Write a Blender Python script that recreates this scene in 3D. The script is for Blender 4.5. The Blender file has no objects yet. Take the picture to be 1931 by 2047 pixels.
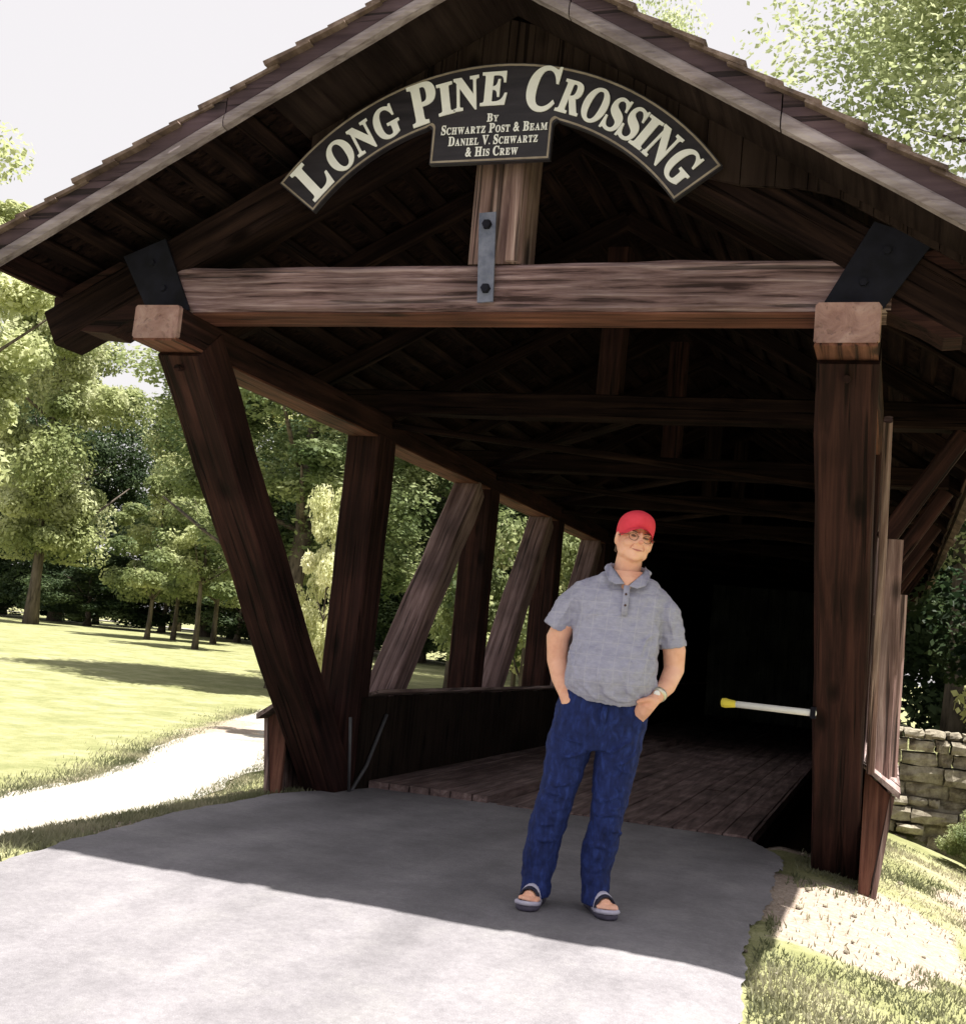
import bpy, bmesh, math, random
import numpy as np
from mathutils import Vector, Matrix
SC = bpy.context.scene
COL = SC.collection
# ------------------------------------------------------------------ camera
def cam_basis(yaw, pitch, roll):
    f = Vector((math.sin(yaw)*math.cos(pitch), math.cos(yaw)*math.cos(pitch), math.sin(pitch)))
    r = f.cross(Vector((0, 0, 1))).normalized(); u = r.cross(f)
    c, s = math.cos(roll), math.sin(roll)
    return f, c*r+s*u, -s*r+c*u
F_, R_, U_ = cam_basis(-.3364, .1059, .0943)
cd = bpy.data.cameras.new('camera'); cam = bpy.data.objects.new('camera', cd); COL.objects.link(cam)
M = Matrix((R_, U_, -F_)).transposed().to_4x4(); M.translation = Vector((1.9823, -7.6748, 1.1443))
cam.matrix_world = M
cd.sensor_fit = 'HORIZONTAL'; cd.sensor_width = 36; cd.lens = 2391.8/1931*36
cd.clip_start = .05; cd.clip_end = 2000
SC.camera = cam
# ------------------------------------------------------------------ light
SUN_EL, SUN_AZ = math.radians(70), math.radians(92)      # azimuth clockwise from +Y: the sun stands to the right
w = bpy.data.worlds.new("World"); SC.world = w; w.use_nodes = True
nt = w.node_tree; nt.nodes.clear()
out = nt.nodes.new('ShaderNodeOutputWorld'); bg = nt.nodes.new('ShaderNodeBackground'); bg.inputs[1].default_value = .1
sky = nt.nodes.new('ShaderNodeTexSky'); sky.sky_type = 'NISHITA'; sky.sun_disc = False
sky.sun_elevation = SUN_EL; sky.sun_rotation = SUN_AZ; sky.air_density = 1.4; sky.dust_density = 3
hz = nt.nodes.new('ShaderNodeMix'); hz.data_type = 'RGBA'; hz.inputs[0].default_value = .93
hz.inputs[7].default_value = (3.72, 3.55, 3.56, 1)        # thin white summer cloud over the blue
nt.links.new(sky.outputs[0], hz.inputs[6]); nt.links.new(hz.outputs[2], bg.inputs[0]); nt.links.new(bg.outputs[0], out.inputs[0])
sd = bpy.data.lights.new('sun', 'SUN'); sd.energy = 5.0; sd.angle = math.radians(.6); sd.color = (1, .95, .87)
sun = bpy.data.objects.new('sun', sd); COL.objects.link(sun)
sdir = Vector((math.sin(SUN_AZ)*math.cos(SUN_EL), math.cos(SUN_AZ)*math.cos(SUN_EL), math.sin(SUN_EL)))
sun.rotation_euler = sdir.to_track_quat('Z', 'Y').to_euler(); sun.location = (20, 0, 40)
SC.view_settings.view_transform = 'Standard'; SC.view_settings.look = 'None'
SC.view_settings.exposure = 1.35; SC.view_settings.gamma = 1
SC.render.engine = 'CYCLES'
try: SC.cycles.max_bounces = 8; SC.cycles.diffuse_bounces = 4; SC.cycles.transparent_max_bounces = 8
except Exception: pass

# ------------------------------------------------------------------ materials
def mat(name, cols, scale=(6, 6, 6), detail=6, rough=.8, bump=.2, bscale=None, coord='Object', spec=.3, noise_rough=.6, dist=0., pos=None, wave=None, transl=0., rnd=0.):
    """cols: colours along a noise ramp"""
    m = bpy.data.materials.new(name); m.use_nodes = True; n = m.node_tree.nodes; L = m.node_tree.links
    b = n['Principled BSDF']; b.inputs['Roughness'].default_value = rough; b.inputs['Specular IOR Level'].default_value = spec
    tc = n.new('ShaderNodeTexCoord'); mp = n.new('ShaderNodeMapping'); mp.inputs['Scale'].default_value = scale
    L.new(tc.outputs[coord], mp.inputs[0])
    src = mp.outputs[0]
    if rnd:
        oi = n.new('ShaderNodeObjectInfo'); va = n.new('ShaderNodeVectorMath'); va.operation = 'ADD'
        mu = n.new('ShaderNodeMath'); mu.operation = 'MULTIPLY'; mu.inputs[1].default_value = 37.
        L.new(oi.outputs['Random'], mu.inputs[0]); L.new(mp.outputs[0], va.inputs[0]); L.new(mu.outputs[0], va.inputs[1]); src = va.outputs[0]
    t = n.new('ShaderNodeTexNoise'); t.inputs['Scale'].default_value = 1; t.inputs['Detail'].default_value = detail
    t.inputs['Roughness'].default_value = noise_rough; t.inputs['Distortion'].default_value = dist
    L.new(src, t.inputs['Vector'])
    cr = n.new('ShaderNodeValToRGB'); el = cr.color_ramp.elements
    lo, hi = pos or (.32, .68)
    k = len(cols)
    el[0].position = lo; el[0].color = (*cols[0], 1); el[1].position = hi; el[1].color = (*cols[-1], 1)
    for i in range(1, k-1):
        e = el.new(lo+(hi-lo)*i/(k-1)); e.color = (*cols[i], 1)
    L.new(t.outputs[0], cr.inputs[0]); L.new(cr.outputs[0], b.inputs['Base Color'])
    if bump:
        bp = n.new('ShaderNodeBump'); bp.inputs['Strength'].default_value = bump; bp.inputs['Distance'].default_value = .02
        if bscale:
            m2 = n.new('ShaderNodeMapping'); m2.inputs['Scale'].default_value = bscale; L.new(tc.outputs[coord], m2.inputs[0])
            t2 = n.new('ShaderNodeTexNoise'); t2.inputs['Scale'].default_value = 1; t2.inputs['Detail'].default_value = 5
            L.new(m2.outputs[0], t2.inputs['Vector']); L.new(t2.outputs[0], bp.inputs['Height'])
        else: L.new(t.outputs[0], bp.inputs['Height'])
        L.new(bp.outputs[0], b.inputs['Normal'])
    m['b'] = 1
    return m
def N(m): return m.node_tree.nodes, m.node_tree.links

def wood(name, cols, rough=.85, bump=.5, pos=None, streak=(1.1, 22, 22), knots=True, axis=0, spec=.25):
    """grain runs along the timber's own X axis"""
    ax3 = lambda q: {0: (q[0], q[1], q[2]), 1: (q[1], q[0], q[2]), 2: (q[2], q[1], q[0])}[axis]
    streak = ax3(streak)
    m = mat(name, cols, scale=streak, detail=8, rough=rough, bump=bump, noise_rough=.65, dist=.5, pos=pos, rnd=1)
    n, L = N(m); b = n['Principled BSDF']; b.inputs['Specular IOR Level'].default_value = spec
    # broad weather stains over the grain
    tc = [x for x in n if x.type == 'TEX_COORD'][0]
    t = n.new('ShaderNodeTexNoise'); t.inputs['Scale'].default_value = 2.2; t.inputs['Detail'].default_value = 4
    g = n.new('ShaderNodeNewGeometry'); L.new(g.outputs['Position'], t.inputs['Vector'])
    r = n.new('ShaderNodeMapRange'); r.inputs[1].default_value = .3; r.inputs[2].default_value = .7; r.inputs[3].default_value = .6; r.inputs[4].default_value = 1.3
    L.new(t.outputs[0], r.inputs[0])
    cr = [x for x in n if x.type == 'VALTORGB'][0]
    # drying checks: thin dark lines along the grain; knots: sparse dark rings
    mp2 = n.new('ShaderNodeMapping'); mp2.inputs['Scale'].default_value = ax3((.9, 34, 34)); mp2.inputs['Location'].default_value = (3, 5, 7); L.new(tc.outputs['Object'], mp2.inputs[0])
    va = n.new('ShaderNodeVectorMath'); va.operation = 'ADD'; L.new(mp2.outputs[0], va.inputs[0])
    mu = [x for x in n if x.type == 'MATH' and x.operation == 'MULTIPLY'][0]; L.new(mu.outputs[0], va.inputs[1])
    t3 = n.new('ShaderNodeTexNoise'); t3.inputs['Scale'].default_value = 1; t3.inputs['Detail'].default_value = 2; t3.inputs['Distortion'].default_value = .3; L.new(va.outputs[0], t3.inputs['Vector'])
    r3 = n.new('ShaderNodeMapRange'); r3.inputs[1].default_value = .60; r3.inputs[2].default_value = .67; r3.inputs[3].default_value = 1; r3.inputs[4].default_value = .30; L.new(t3.outputs[0], r3.inputs[0])
    mp4 = n.new('ShaderNodeMapping'); mp4.inputs['Scale'].default_value = ax3((1.5, 3.6, 3.6)); L.new(tc.outputs['Object'], mp4.inputs[0])
    v4 = n.new('ShaderNodeVectorMath'); v4.operation = 'ADD'; L.new(mp4.outputs[0], v4.inputs[0]); L.new(mu.outputs[0], v4.inputs[1])
    vo = n.new('ShaderNodeTexVoronoi'); vo.inputs['Scale'].default_value = 1; L.new(v4.outputs[0], vo.inputs['Vector'])
    r4 = n.new('ShaderNodeMapRange'); r4.inputs[1].default_value = .07; r4.inputs[2].default_value = .16; r4.inputs[3].default_value = .28; r4.inputs[4].default_value = 1; L.new(vo.outputs['Distance'], r4.inputs[0])
    m34 = n.new('ShaderNodeMath'); m34.operation = 'MULTIPLY'; L.new(r3.outputs[0], m34.inputs[0]); L.new(r4.outputs[0], m34.inputs[1])
    if not knots: r4.inputs[3].default_value = 1; r3.inputs[4].default_value = .8
    m5 = n.new('ShaderNodeMath'); m5.operation = 'MULTIPLY'; L.new(m34.outputs[0], m5.inputs[0]); L.new(r.outputs[0], m5.inputs[1])
    mx = n.new('ShaderNodeVectorMath'); mx.operation = 'SCALE'
    L.new(cr.outputs[0], mx.inputs[0]); L.new(m5.outputs[0], mx.inputs['Scale'])
    L.new(mx.outputs[0], b.inputs['Base Color'])
    b2 = n.new('ShaderNodeBump'); b2.inputs['Strength'].default_value = .8; b2.inputs['Distance'].default_value = .012; L.new(m34.outputs[0], b2.inputs['Height'])
    b1 = [x for x in n if x.type == 'BUMP'][0]; L.new(b1.outputs[0], b2.inputs['Normal']); L.new(b2.outputs[0], b.inputs['Normal'])
    return m
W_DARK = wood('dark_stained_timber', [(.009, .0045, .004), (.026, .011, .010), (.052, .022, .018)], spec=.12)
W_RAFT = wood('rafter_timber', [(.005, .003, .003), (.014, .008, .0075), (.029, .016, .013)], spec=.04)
W_RED = wood('red_brown_timber', [(.04, .014, .010), (.12, .045, .03), (.2, .085, .06)])
W_BEAM = wood('weathered_beam', [(.035, .018, .018), (.15, .09, .092), (.235, .155, .16), (.36, .26, .268)], bump=1., pos=(.36, .64), streak=(1.3, 30, 30))
W_GREY = wood('weathered_plank', [(.10, .055, .05), (.22, .14, .13), (.42, .31, .29)], bump=.6)
W_GREYV = wood('weathered_siding', [(.09, .05, .045), (.20, .13, .12), (.38, .29, .27)], bump=.6, axis=2)
W_GREYL = wood('weathered_cap', [(.13, .085, .08), (.27, .20, .19), (.46, .37, .36)], bump=.6, axis=1)
W_REDV = wood('red_brown_siding', [(.04, .014, .010), (.11, .045, .032), (.18, .085, .06)], axis=2, knots=False)
W_BRACE = wood('weathered_brace', [(.07, .04, .04), (.17, .11, .11), (.30, .21, .215)], bump=.6)
W_END = wood('end_grain', [(.20, .11, .10), (.29, .175, .16), (.38, .26, .24)], streak=(9, 9, 9), bump=.8, knots=False)
W_DECK = wood('deck_board', [(.09, .06, .058), (.18, .125, .12), (.32, .24, .23)], bump=.6, streak=(1.5, 18, 18), axis=1, knots=False)
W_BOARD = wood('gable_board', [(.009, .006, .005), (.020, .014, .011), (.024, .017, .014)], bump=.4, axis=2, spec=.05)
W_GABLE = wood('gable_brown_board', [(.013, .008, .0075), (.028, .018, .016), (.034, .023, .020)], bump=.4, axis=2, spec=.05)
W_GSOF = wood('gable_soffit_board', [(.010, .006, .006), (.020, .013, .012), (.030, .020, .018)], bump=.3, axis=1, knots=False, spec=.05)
W_END2 = wood('olive_board', [(.08, .085, .07), (.13, .135, .11), (.18, .18, .15)], bump=.3, axis=2, spec=.05)
W_FASC = wood('fascia_board', [(.05, .03, .04), (.10, .065, .08)], bump=.3)
W_TRIM = wood('pale_trim', [(.15, .115, .12), (.25, .205, .22), (.35, .30, .325)], bump=.3, knots=False)
SHAKE = mat('cedar_shake', [(.045, .028, .024), (.12, .08, .066), (.22, .16, .14)], scale=(9, 3, 9), bump=.8, rnd=0)
STEEL = mat('blue_black_steel', [(.006, .006, .010), (.013, .013, .024)], scale=(8, 8, 8), rough=.8, bump=.15, spec=.15)
STEEL2 = mat('blue_grey_steel', [(.07, .08, .13), (.16, .17, .24)], scale=(18, 6, 18), rough=.5, bump=.2, spec=.5)
ROD = mat('iron_rod', [(.05, .05, .055), (.12, .12, .13)], rough=.5, bump=.1)
SIGNM = mat('sign_board', [(.013, .011, .016), (.030, .025, .034)], scale=(3, 3, 20), rough=.5, bump=.1)
LETTER = mat('cream_paint', [(.74, .73, .76), (.84, .83, .85)], scale=(12, 12, 12), rough=.6, bump=.05)
EDGEP = mat('grey_edge_line', [(.20, .16, .13), (.34, .28, .24)], scale=(12, 12, 12), rough=.6, bump=.05)
STONE = mat('field_stone', [(.05, .042, .03), (.19, .165, .125), (.34, .31, .24), (.46, .43, .36)], scale=(7, 7, 7), detail=10, bump=1., rnd=1, noise_rough=.75)
WHITEP = mat('white_paint', [(.72, .72, .72), (.85, .85, .84)], bump=.05)
YELP = mat('yellow_paint', [(.70, .58, .06), (.8, .68, .1)], bump=.05)
BARK = mat('bark', [(.03, .022, .018), (.10, .08, .065), (.15, .12, .1)], scale=(9, 9, 2), bump=1.)

def leafmat(name, c1, c2, c3, sc=.55):
    m = mat(name, [c1, c2, c3], scale=(sc, sc, sc), detail=3, rough=.6, bump=0, coord='Object', spec=.25, pos=(.35, .65), rnd=1)
    n, L = N(m); b = n['Principled BSDF']; o = [x for x in n if x.type == 'OUTPUT_MATERIAL'][0]
    cr = [x for x in n if x.type == 'VALTORGB'][0]
    oi = [x for x in n if x.type == 'OBJECT_INFO'][0]
    hs = n.new('ShaderNodeHueSaturation')
    r1 = n.new('ShaderNodeMapRange'); r1.inputs[3].default_value = .485; r1.inputs[4].default_value = .515
    r2 = n.new('ShaderNodeMapRange'); r2.inputs[3].default_value = 1.15; r2.inputs[4].default_value = .85
    L.new(oi.outputs['Random'], r1.inputs[0]); L.new(oi.outputs['Random'], r2.inputs[0])
    L.new(r1.outputs[0], hs.inputs['Hue']); L.new(r2.outputs[0], hs.inputs['Value']); L.new(cr.outputs[0], hs.inputs['Color'])
    L.new(hs.outputs[0], b.inputs['Base Color'])
    tr = n.new('ShaderNodeBsdfTranslucent'); mx = n.new('ShaderNodeMixShader'); mx.inputs[0].default_value = .42
    L.new(hs.outputs[0], tr.inputs[0]); L.new(b.outputs[0], mx.inputs[1]); L.new(tr.outputs[0], mx.inputs[2]); L.new(mx.outputs[0], o.inputs[0])
    return m
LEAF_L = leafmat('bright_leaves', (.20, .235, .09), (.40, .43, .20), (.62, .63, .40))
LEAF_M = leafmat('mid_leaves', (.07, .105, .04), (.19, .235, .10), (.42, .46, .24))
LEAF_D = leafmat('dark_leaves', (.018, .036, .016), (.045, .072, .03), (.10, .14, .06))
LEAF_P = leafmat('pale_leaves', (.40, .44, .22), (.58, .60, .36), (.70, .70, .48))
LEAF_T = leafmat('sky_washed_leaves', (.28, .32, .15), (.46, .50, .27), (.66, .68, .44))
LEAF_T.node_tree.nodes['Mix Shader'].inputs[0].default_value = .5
GRASSM = leafmat('grass_blades', (.12, .135, .07), (.24, .24, .15), (.42, .39, .28), 1.2)

# ------------------------------------------------------------------ mesh helpers
def tag(o, label=None, cat=None, group=None, kind=None):
    if label: o['label'] = label
    if cat: o['category'] = cat
    if group: o['group'] = group
    if kind: o['kind'] = kind
    return o
def empty(name, loc=(0, 0, 0)):
    o = bpy.data.objects.new(name, None); o.location = loc; o.empty_display_size = .2; COL.objects.link(o); return o
def obj(name, verts, faces, m=None, parent=None, smooth=False, loc=None):
    me = bpy.data.meshes.new(name); me.from_pydata([tuple(v) for v in verts], [], faces); me.update()
    if m:
        for q in (m if isinstance(m, (list, tuple)) else [m]): me.materials.append(q)
    if smooth: me.polygons.foreach_set('use_smooth', [True]*len(me.polygons))
    o = bpy.data.objects.new(name, me); COL.objects.link(o)
    if parent: o.parent = parent
    if loc: o.location = loc
    return o
class MB:
    def __init__(s): s.v = []; s.f = []; s.mi = []
    def add(s, vs, fs, mi=0):
        o = len(s.v); s.v += [Vector(v) for v in vs]; s.f += [tuple(i+o for i in f) for f in fs]; s.mi += [mi]*len(fs)
    def box(s, a, b, mi=0):
        x0, y0, z0 = a; x1, y1, z1 = b
        s.add([(x0, y0, z0), (x1, y0, z0), (x1, y1, z0), (x0, y1, z0), (x0, y0, z1), (x1, y0, z1), (x1, y1, z1), (x0, y1, z1)],
              [(0, 3, 2, 1), (4, 5, 6, 7), (0, 1, 5, 4), (1, 2, 6, 5), (2, 3, 7, 6), (3, 0, 4, 7)], mi)
    def prism(s, poly, fn, d0, d1, mi=0):
        """poly of 2-D points, fn(a,b,d)->3-D point"""
        n = len(poly); s.add([fn(a, b, d0) for a, b in poly]+[fn(a, b, d1) for a, b in poly],
              [tuple(range(n))[::-1], tuple(range(n, 2*n))]+[(i, (i+1) % n, n+(i+1) % n, n+i) for i in range(n)], mi)
    def loft(s, rings, cap=True, mi=0):
        n = len(rings[0]); k = len(rings); vs = [p for r in rings for p in r]
        fs = [(j*n+i, j*n+(i+1) % n, (j+1)*n+(i+1) % n, (j+1)*n+i) for j in range(k-1) for i in range(n)]
        if cap: fs += [tuple(range(n))[::-1], tuple((k-1)*n+i for i in range(n))]
        s.add(vs, fs, mi)
    def tube(s, pts, rad, n=10, mi=0, flat=None):
        pts = [Vector(p) for p in pts]; rad = rad if isinstance(rad, (list, tuple)) else [rad]*len(pts)
        rings = []; prev = None
        for i, p in enumerate(pts):
            t = (pts[min(i+1, len(pts)-1)]-pts[max(i-1, 0)]).normalized()
            if prev is None:
                a = Vector((0, 0, 1)) if abs(t.z) < .9 else Vector((0, 1, 0)); u = t.cross(a).normalized()
            else: u = (prev-t*prev.dot(t)).normalized()
            prev = u; v = t.cross(u)
            rings.append([p+rad[i]*(math.cos(2*math.pi*k/n)*u+math.sin(2*math.pi*k/n)*v) for k in range(n)])
        s.loft(rings, True, mi)
    def ell(s, c, r, n=14, m=10, rot=None, mi=0):
        c = Vector(c); rings = []
        for j in range(1, m):
            ph = math.pi*j/m-math.pi/2
            rings.append([(math.cos(ph)*math.cos(2*math.pi*i/n)*r[0], math.cos(ph)*math.sin(2*math.pi*i/n)*r[1], math.sin(ph)*r[2]) for i in range(n)])
        R = rot or Matrix.Identity(3)
        rings = [[c+R@Vector(p) for p in q] for q in rings]
        o = len(s.v); s.loft(rings, False, mi)
        b = c+R@Vector((0, 0, -r[2])); t = c+R@Vector((0, 0, r[2])); k = len(s.v); s.v += [b, t]
        last = o+(m-2)*n
        for i in range(n):
            s.f.append((k, o+(i+1) % n, o+i)); s.f.append((k+1, last+i, last+(i+1) % n)); s.mi += [mi, mi]
    def build(s, name, m, parent=None, smooth=False, loc=None):
        o = obj(name, s.v, s.f, m, parent, smooth, loc)
        if any(s.mi): o.data.polygons.foreach_set('material_index', s.mi)
        return o
def timber(name, p0, p1, w, h, m, parent, up=(0, 0, 1), jit=.004, ch=.012, seg=None, cuts=None, seed=None):
    """hewn timber as one mesh; local X runs along it, w across, h in the 'up' sense"""
    p0, p1 = Vector(p0), Vector(p1); d = p1-p0; ln = d.length; x = d.normalized()
    z = Vector(up); z = (z-x*z.dot(x)).normalized(); y = z.cross(x)
    rg = random.Random(seed if seed is not None else hash((round(p0.x, 3), round(p0.y, 3), round(p0.z, 3), round(ln, 3))))
    seg = seg or max(2, int(ln/.35)); a, b = w/2, h/2
    sec = [(-a+ch, -b), (a-ch, -b), (a, -b+ch), (a, b-ch), (a-ch, b), (-a+ch, b), (-a, b-ch), (-a, -b+ch)]
    rings = []
    oy = oz = 0
    for i in range(seg+1):
        t = i/seg*ln; e = 0 if i in (0, seg) else 1
        oy = rg.uniform(-jit, jit)*e; oz = rg.uniform(-jit, jit)*e
        rings.append([(t, q[0]+oy+rg.uniform(-jit, jit)*.7, q[1]+oz+rg.uniform(-jit, jit)*.7) for q in sec])
    mb = MB(); mb.loft(rings)
    o = mb.build(name, m, parent)
    mw = Matrix((x, y, z)).transposed().to_4x4(); mw.translation = p0; o.matrix_world = mw
    if parent: o.matrix_parent_inverse = Matrix.Identity(4); o.matrix_local = parent.matrix_world.inverted() @ mw
    return o
def sm(t): t = max(0., min(1., t)); return t*t*(3-2*t)
def rnd(a, b): return random.uniform(a, b)
random.seed(7)

# ------------------------------------------------------------------ ground
def g(x, y):
    z = 0.0; r = math.hypot(x, y)
    if x < -1.75: z -= .6*sm((-1.75-x)/2.2)-.32*sm((r-12)/26)
    if x > 1.45: z -= .7*sm((x-1.2)/3.2)
    if y < -2.8: z -= .08*min(-2.8-y, 8)
    if x > 1.8 and y > 3.3: 
        k = sm((y-3.35)/.4)*sm((x-1.8)/.3)*(1-sm((y-14)/8)); z = z*(1-k)+(.64-.05*(min(x, 9)-2)-.75*sm((y-4.0)/3))*k
    if -1.55 < x < 1.75 and .62 < y < 17.3: z = -.8
    return z
def axis_vals(lo, hi, c, fine, n):
    a = sorted(set([round(c+s*fine*(math.exp(k*.045)-1)/.045, 4) for s in (-1, 1) for k in range(n)]))
    return [v for v in a if lo <= v <= hi]
gx = axis_vals(-420, 420, 0, .07, 140); gy = axis_vals(-60, 420, 0, .07, 140)
gv = []; dirt = []
PTH = [(-4.6, -2.8), (-4.5, -.5), (-4.7, .8), (-4.8, 2.2), (-5.3, 3.9), (-5.9, 5.4), (-7.1, 8.2), (-8.1, 11.4), (-8.6, 18)]
def nz(x, y, s=1.):
    return math.sin(x*1.7*s+1.3*math.sin(y*.9*s))*.5+math.sin(y*2.3*s+1.1*math.sin(x*1.9*s))*.5
for y in gy:
    for x in gx:
        z = g(x, y)
        inroad = (-1.52 < x < 1.34 and y < .62)
        z += (-.03 if inroad else .012*nz(x, y, 2.2)+.02*nz(x, y, .35)*min(1, abs(x)/6))
        gv.append((x, y, z-.02))
        d = 0
        # worn bare earth beside the right-hand post
        q = math.hypot((x-1.85)/.62, (y+1.1)/.95)+.22*nz(x, y, 3.1); d = max(d, 1-sm((q-.75)/.4))
        q = math.hypot((x-3.1)/.75, (y-.6)/2.0)+.25*nz(x, y, 2.); d = max(d, .9*(1-sm((q-.7)/.4)))
        q = math.hypot((x+2.05)/.35, (y+1.5)/1.3)+.3*nz(x, y, 3); d = max(d, .6*(1-sm((q-.7)/.5)))
        if -1.7 < x < 1.9 and y > .4: d = 1
        if x > 1.3 and -7 < y < 3.2 and x < 6: d = max(d, .34+.14*nz(x, y, 1.6))
        for (c0, c1), (e0, e1) in zip(PTH, PTH[1:]):
            tt = max(0, min(1, ((x-c0)*(e0-c0)+(y-c1)*(e1-c1))/((e0-c0)**2+(e1-c1)**2))); dd = math.hypot(x-c0-(e0-c0)*tt, y-c1-(e1-c1)*tt)
            if dd < 1.4: d = max(d, .62*(1-sm((dd-.55)/.75)))
        dirt.append(d)
nx = len(gx)
gf = [(j*nx+i, j*nx+i+1, (j+1)*nx+i+1, (j+1)*nx+i) for j in range(len(gy)-1) for i in range(nx-1)]
gm = mat('lawn_ground', [(.14, .155, .06), (.23, .235, .11), (.37, .36, .215)], scale=(1.3, 1.3, 1.3), detail=14, rough=.95, bump=.9, bscale=(45, 45, 45), pos=(.34, .66), noise_rough=.82)
n, L = N(gm); b = n['Principled BSDF']; cr = [x for x in n if x.type == 'VALTORGB'][0]
at = n.new('ShaderNodeAttribute'); at.attribute_name = 'dirt'
tn = n.new('ShaderNodeTexNoise'); tn.inputs['Scale'].default_value = 26; tn.inputs['Detail'].default_value = 12; tn.inputs['Roughness'].default_value = .75
tc = [x for x in n if x.type == 'TEX_COORD'][0]; L.new(tc.outputs['Object'], tn.inputs['Vector'])
dr = n.new('ShaderNodeValToRGB'); dr.color_ramp.elements[0].color = (.22, .165, .12, 1); dr.color_ramp.elements[1].color = (.42, .35, .305, 1)
dr.color_ramp.elements[0].position = .3; dr.color_ramp.elements[1].position = .65
L.new(tn.outputs[0], dr.inputs[0])
ad = n.new('ShaderNodeMath'); ad.operation = 'MULTIPLY_ADD'; ad.inputs[1].default_value = .8
sb = n.new('ShaderNodeMath'); sb.operation = 'SUBTRACT'; sb.inputs[1].default_value = .42
L.new(tn.outputs[0], ad.inputs[0]); L.new(at.outputs['Fac'], ad.inputs[2]); L.new(ad.outputs[0], sb.inputs[0])
mr = n.new('ShaderNodeMapRange'); mr.inputs[1].default_value = .35; mr.inputs[2].default_value = .6; L.new(sb.outputs[0], mr.inputs[0])
mx = n.new('ShaderNodeMix'); mx.data_type = 'RGBA'; L.new(mr.outputs[0], mx.inputs[0]); L.new(cr.outputs[0], mx.inputs[6]); L.new(dr.outputs[0], mx.inputs[7]); L.new(mx.outputs[2], b.inputs['Base Color'])
ground = obj('ground', gv, gf, gm, smooth=True); tag(ground, kind='structure')
a = ground.data.attributes.new('dirt', 'FLOAT', 'POINT'); a.data.foreach_set('value', dirt)

def sheet(name, poly, m, dz, res=.12, wob=.0):
    """flat strip draped over the ground inside a polygon (rows between two edge curves)"""
    left, right = poly; n = len(left); vs = []; K = 14
    for i in range(n):
        for k in range(K+1):
            t = k/K; x = left[i][0]*(1-t)+right[i][0]*t; y = left[i][1]*(1-t)+right[i][1]*t
            vs.append((x, y, g(x, y)+dz))
    fs = [(i*(K+1)+k, i*(K+1)+k+1, (i+1)*(K+1)+k+1, (i+1)*(K+1)+k) for i in range(n-1) for k in range(K)]
    return obj(name, vs, fs, m, smooth=True)
ASPH = mat('asphalt', [(.170, .162, .176), (.215, .206, .222), (.262, .254, .264)], scale=(3, 3, 3), detail=12, rough=.9, bump=.35, bscale=(160, 160, 160), noise_rough=.75)
n, L = N(ASPH); b = n['Principled BSDF']; cr = [x for x in n if x.type == 'VALTORGB'][0]
tc = [x for x in n if x.type == 'TEX_COORD'][0]
vt = n.new('ShaderNodeTexVoronoi'); vt.inputs['Scale'].default_value = 90; L.new(tc.outputs['Object'], vt.inputs['Vector'])
vr = n.new('ShaderNodeMapRange'); vr.inputs[1].default_value = .0; vr.inputs[2].default_value = .25; vr.inputs[3].default_value = 1.35; vr.inputs[4].default_value = .95
L.new(vt.outputs['Distance'], vr.inputs[0])
# dusty wheel tracks and scuffs along the lane
m2 = n.new('ShaderNodeMapping'); m2.inputs['Scale'].default_value = (1.5, .35, 1); m2.inputs['Rotation'].default_value = (0, 0, -.5); L.new(tc.outputs['Object'], m2.inputs[0])
t2 = n.new('ShaderNodeTexNoise'); t2.inputs['Scale'].default_value = 1.3; t2.inputs['Detail'].default_value = 5; L.new(m2.outputs[0], t2.inputs['Vector'])
tr = n.new('ShaderNodeMapRange'); tr.inputs[1].default_value = .35; tr.inputs[2].default_value = .68; tr.inputs[3].default_value = .82; tr.inputs[4].default_value = 1.2; L.new(t2.outputs[0], tr.inputs[0])
t4 = n.new('ShaderNodeTexNoise'); t4.inputs['Scale'].default_value = 38; t4.inputs['Detail'].default_value = 6; t4.inputs['Roughness'].default_value = .8; L.new(tc.outputs['Object'], t4.inputs['Vector'])
r4_ = n.new('ShaderNodeMapRange'); r4_.inputs[1].default_value = .3; r4_.inputs[2].default_value = .72; r4_.inputs[3].default_value = .84; r4_.inputs[4].default_value = 1.18; L.new(t4.outputs[0], r4_.inputs[0])
m0 = n.new('ShaderNodeMath'); m0.operation = 'MULTIPLY'; L.new(vr.outputs[0], m0.inputs[0]); L.new(r4_.outputs[0], m0.inputs[1])
ml = n.new('ShaderNodeMath'); ml.operation = 'MULTIPLY'; L.new(m0.outputs[0], ml.inputs[0]); L.new(tr.outputs[0], ml.inputs[1])
sc_ = n.new('ShaderNodeVectorMath'); sc_.operation = 'SCALE'; L.new(cr.outputs[0], sc_.inputs[0]); L.new(ml.outputs[0], sc_.inputs['Scale']); L.new(sc_.outputs[0], b.inputs['Base Color'])
def interp(tab, y):
    for (a, b), (c, d) in zip(tab, tab[1:]):
        if a <= y <= c: return b+(d-b)*(y-a)/(c-a)
    return tab[0][1] if y < tab[0][0] else tab[-1][1]
LT = [(-14, -3.6), (-4.5, -2.0), (-3.2, -1.70), (-2.9, -1.66), (-2.2, -1.78), (-1.2, -1.86), (-.4, -1.84), (0, -1.70), (.5, -1.55), (.6, -1.5)]
RT = [(-14, 3.6), (-5.5, 1.95), (-3.6, 1.58), (-2.8, 1.50), (-1.4, 1.46), (-.5, 1.46), (-.1, 1.44), (.3, 1.28), (.6, 1.13)]
ys = [.6-.03*k for k in range(0, 200)]+[-5.4-.4*k for k in range(22)]
lf = [(interp(LT, y)+.018*math.sin(y*5)+.008*math.sin(y*17)+.004*math.sin(y*53), y) for y in ys]
rt = [(interp(RT, y)+.018*math.sin(y*4+1)+.010*math.sin(y*13)+.005*math.sin(y*47), y+.04*(y > .3)) for y in ys]
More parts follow.
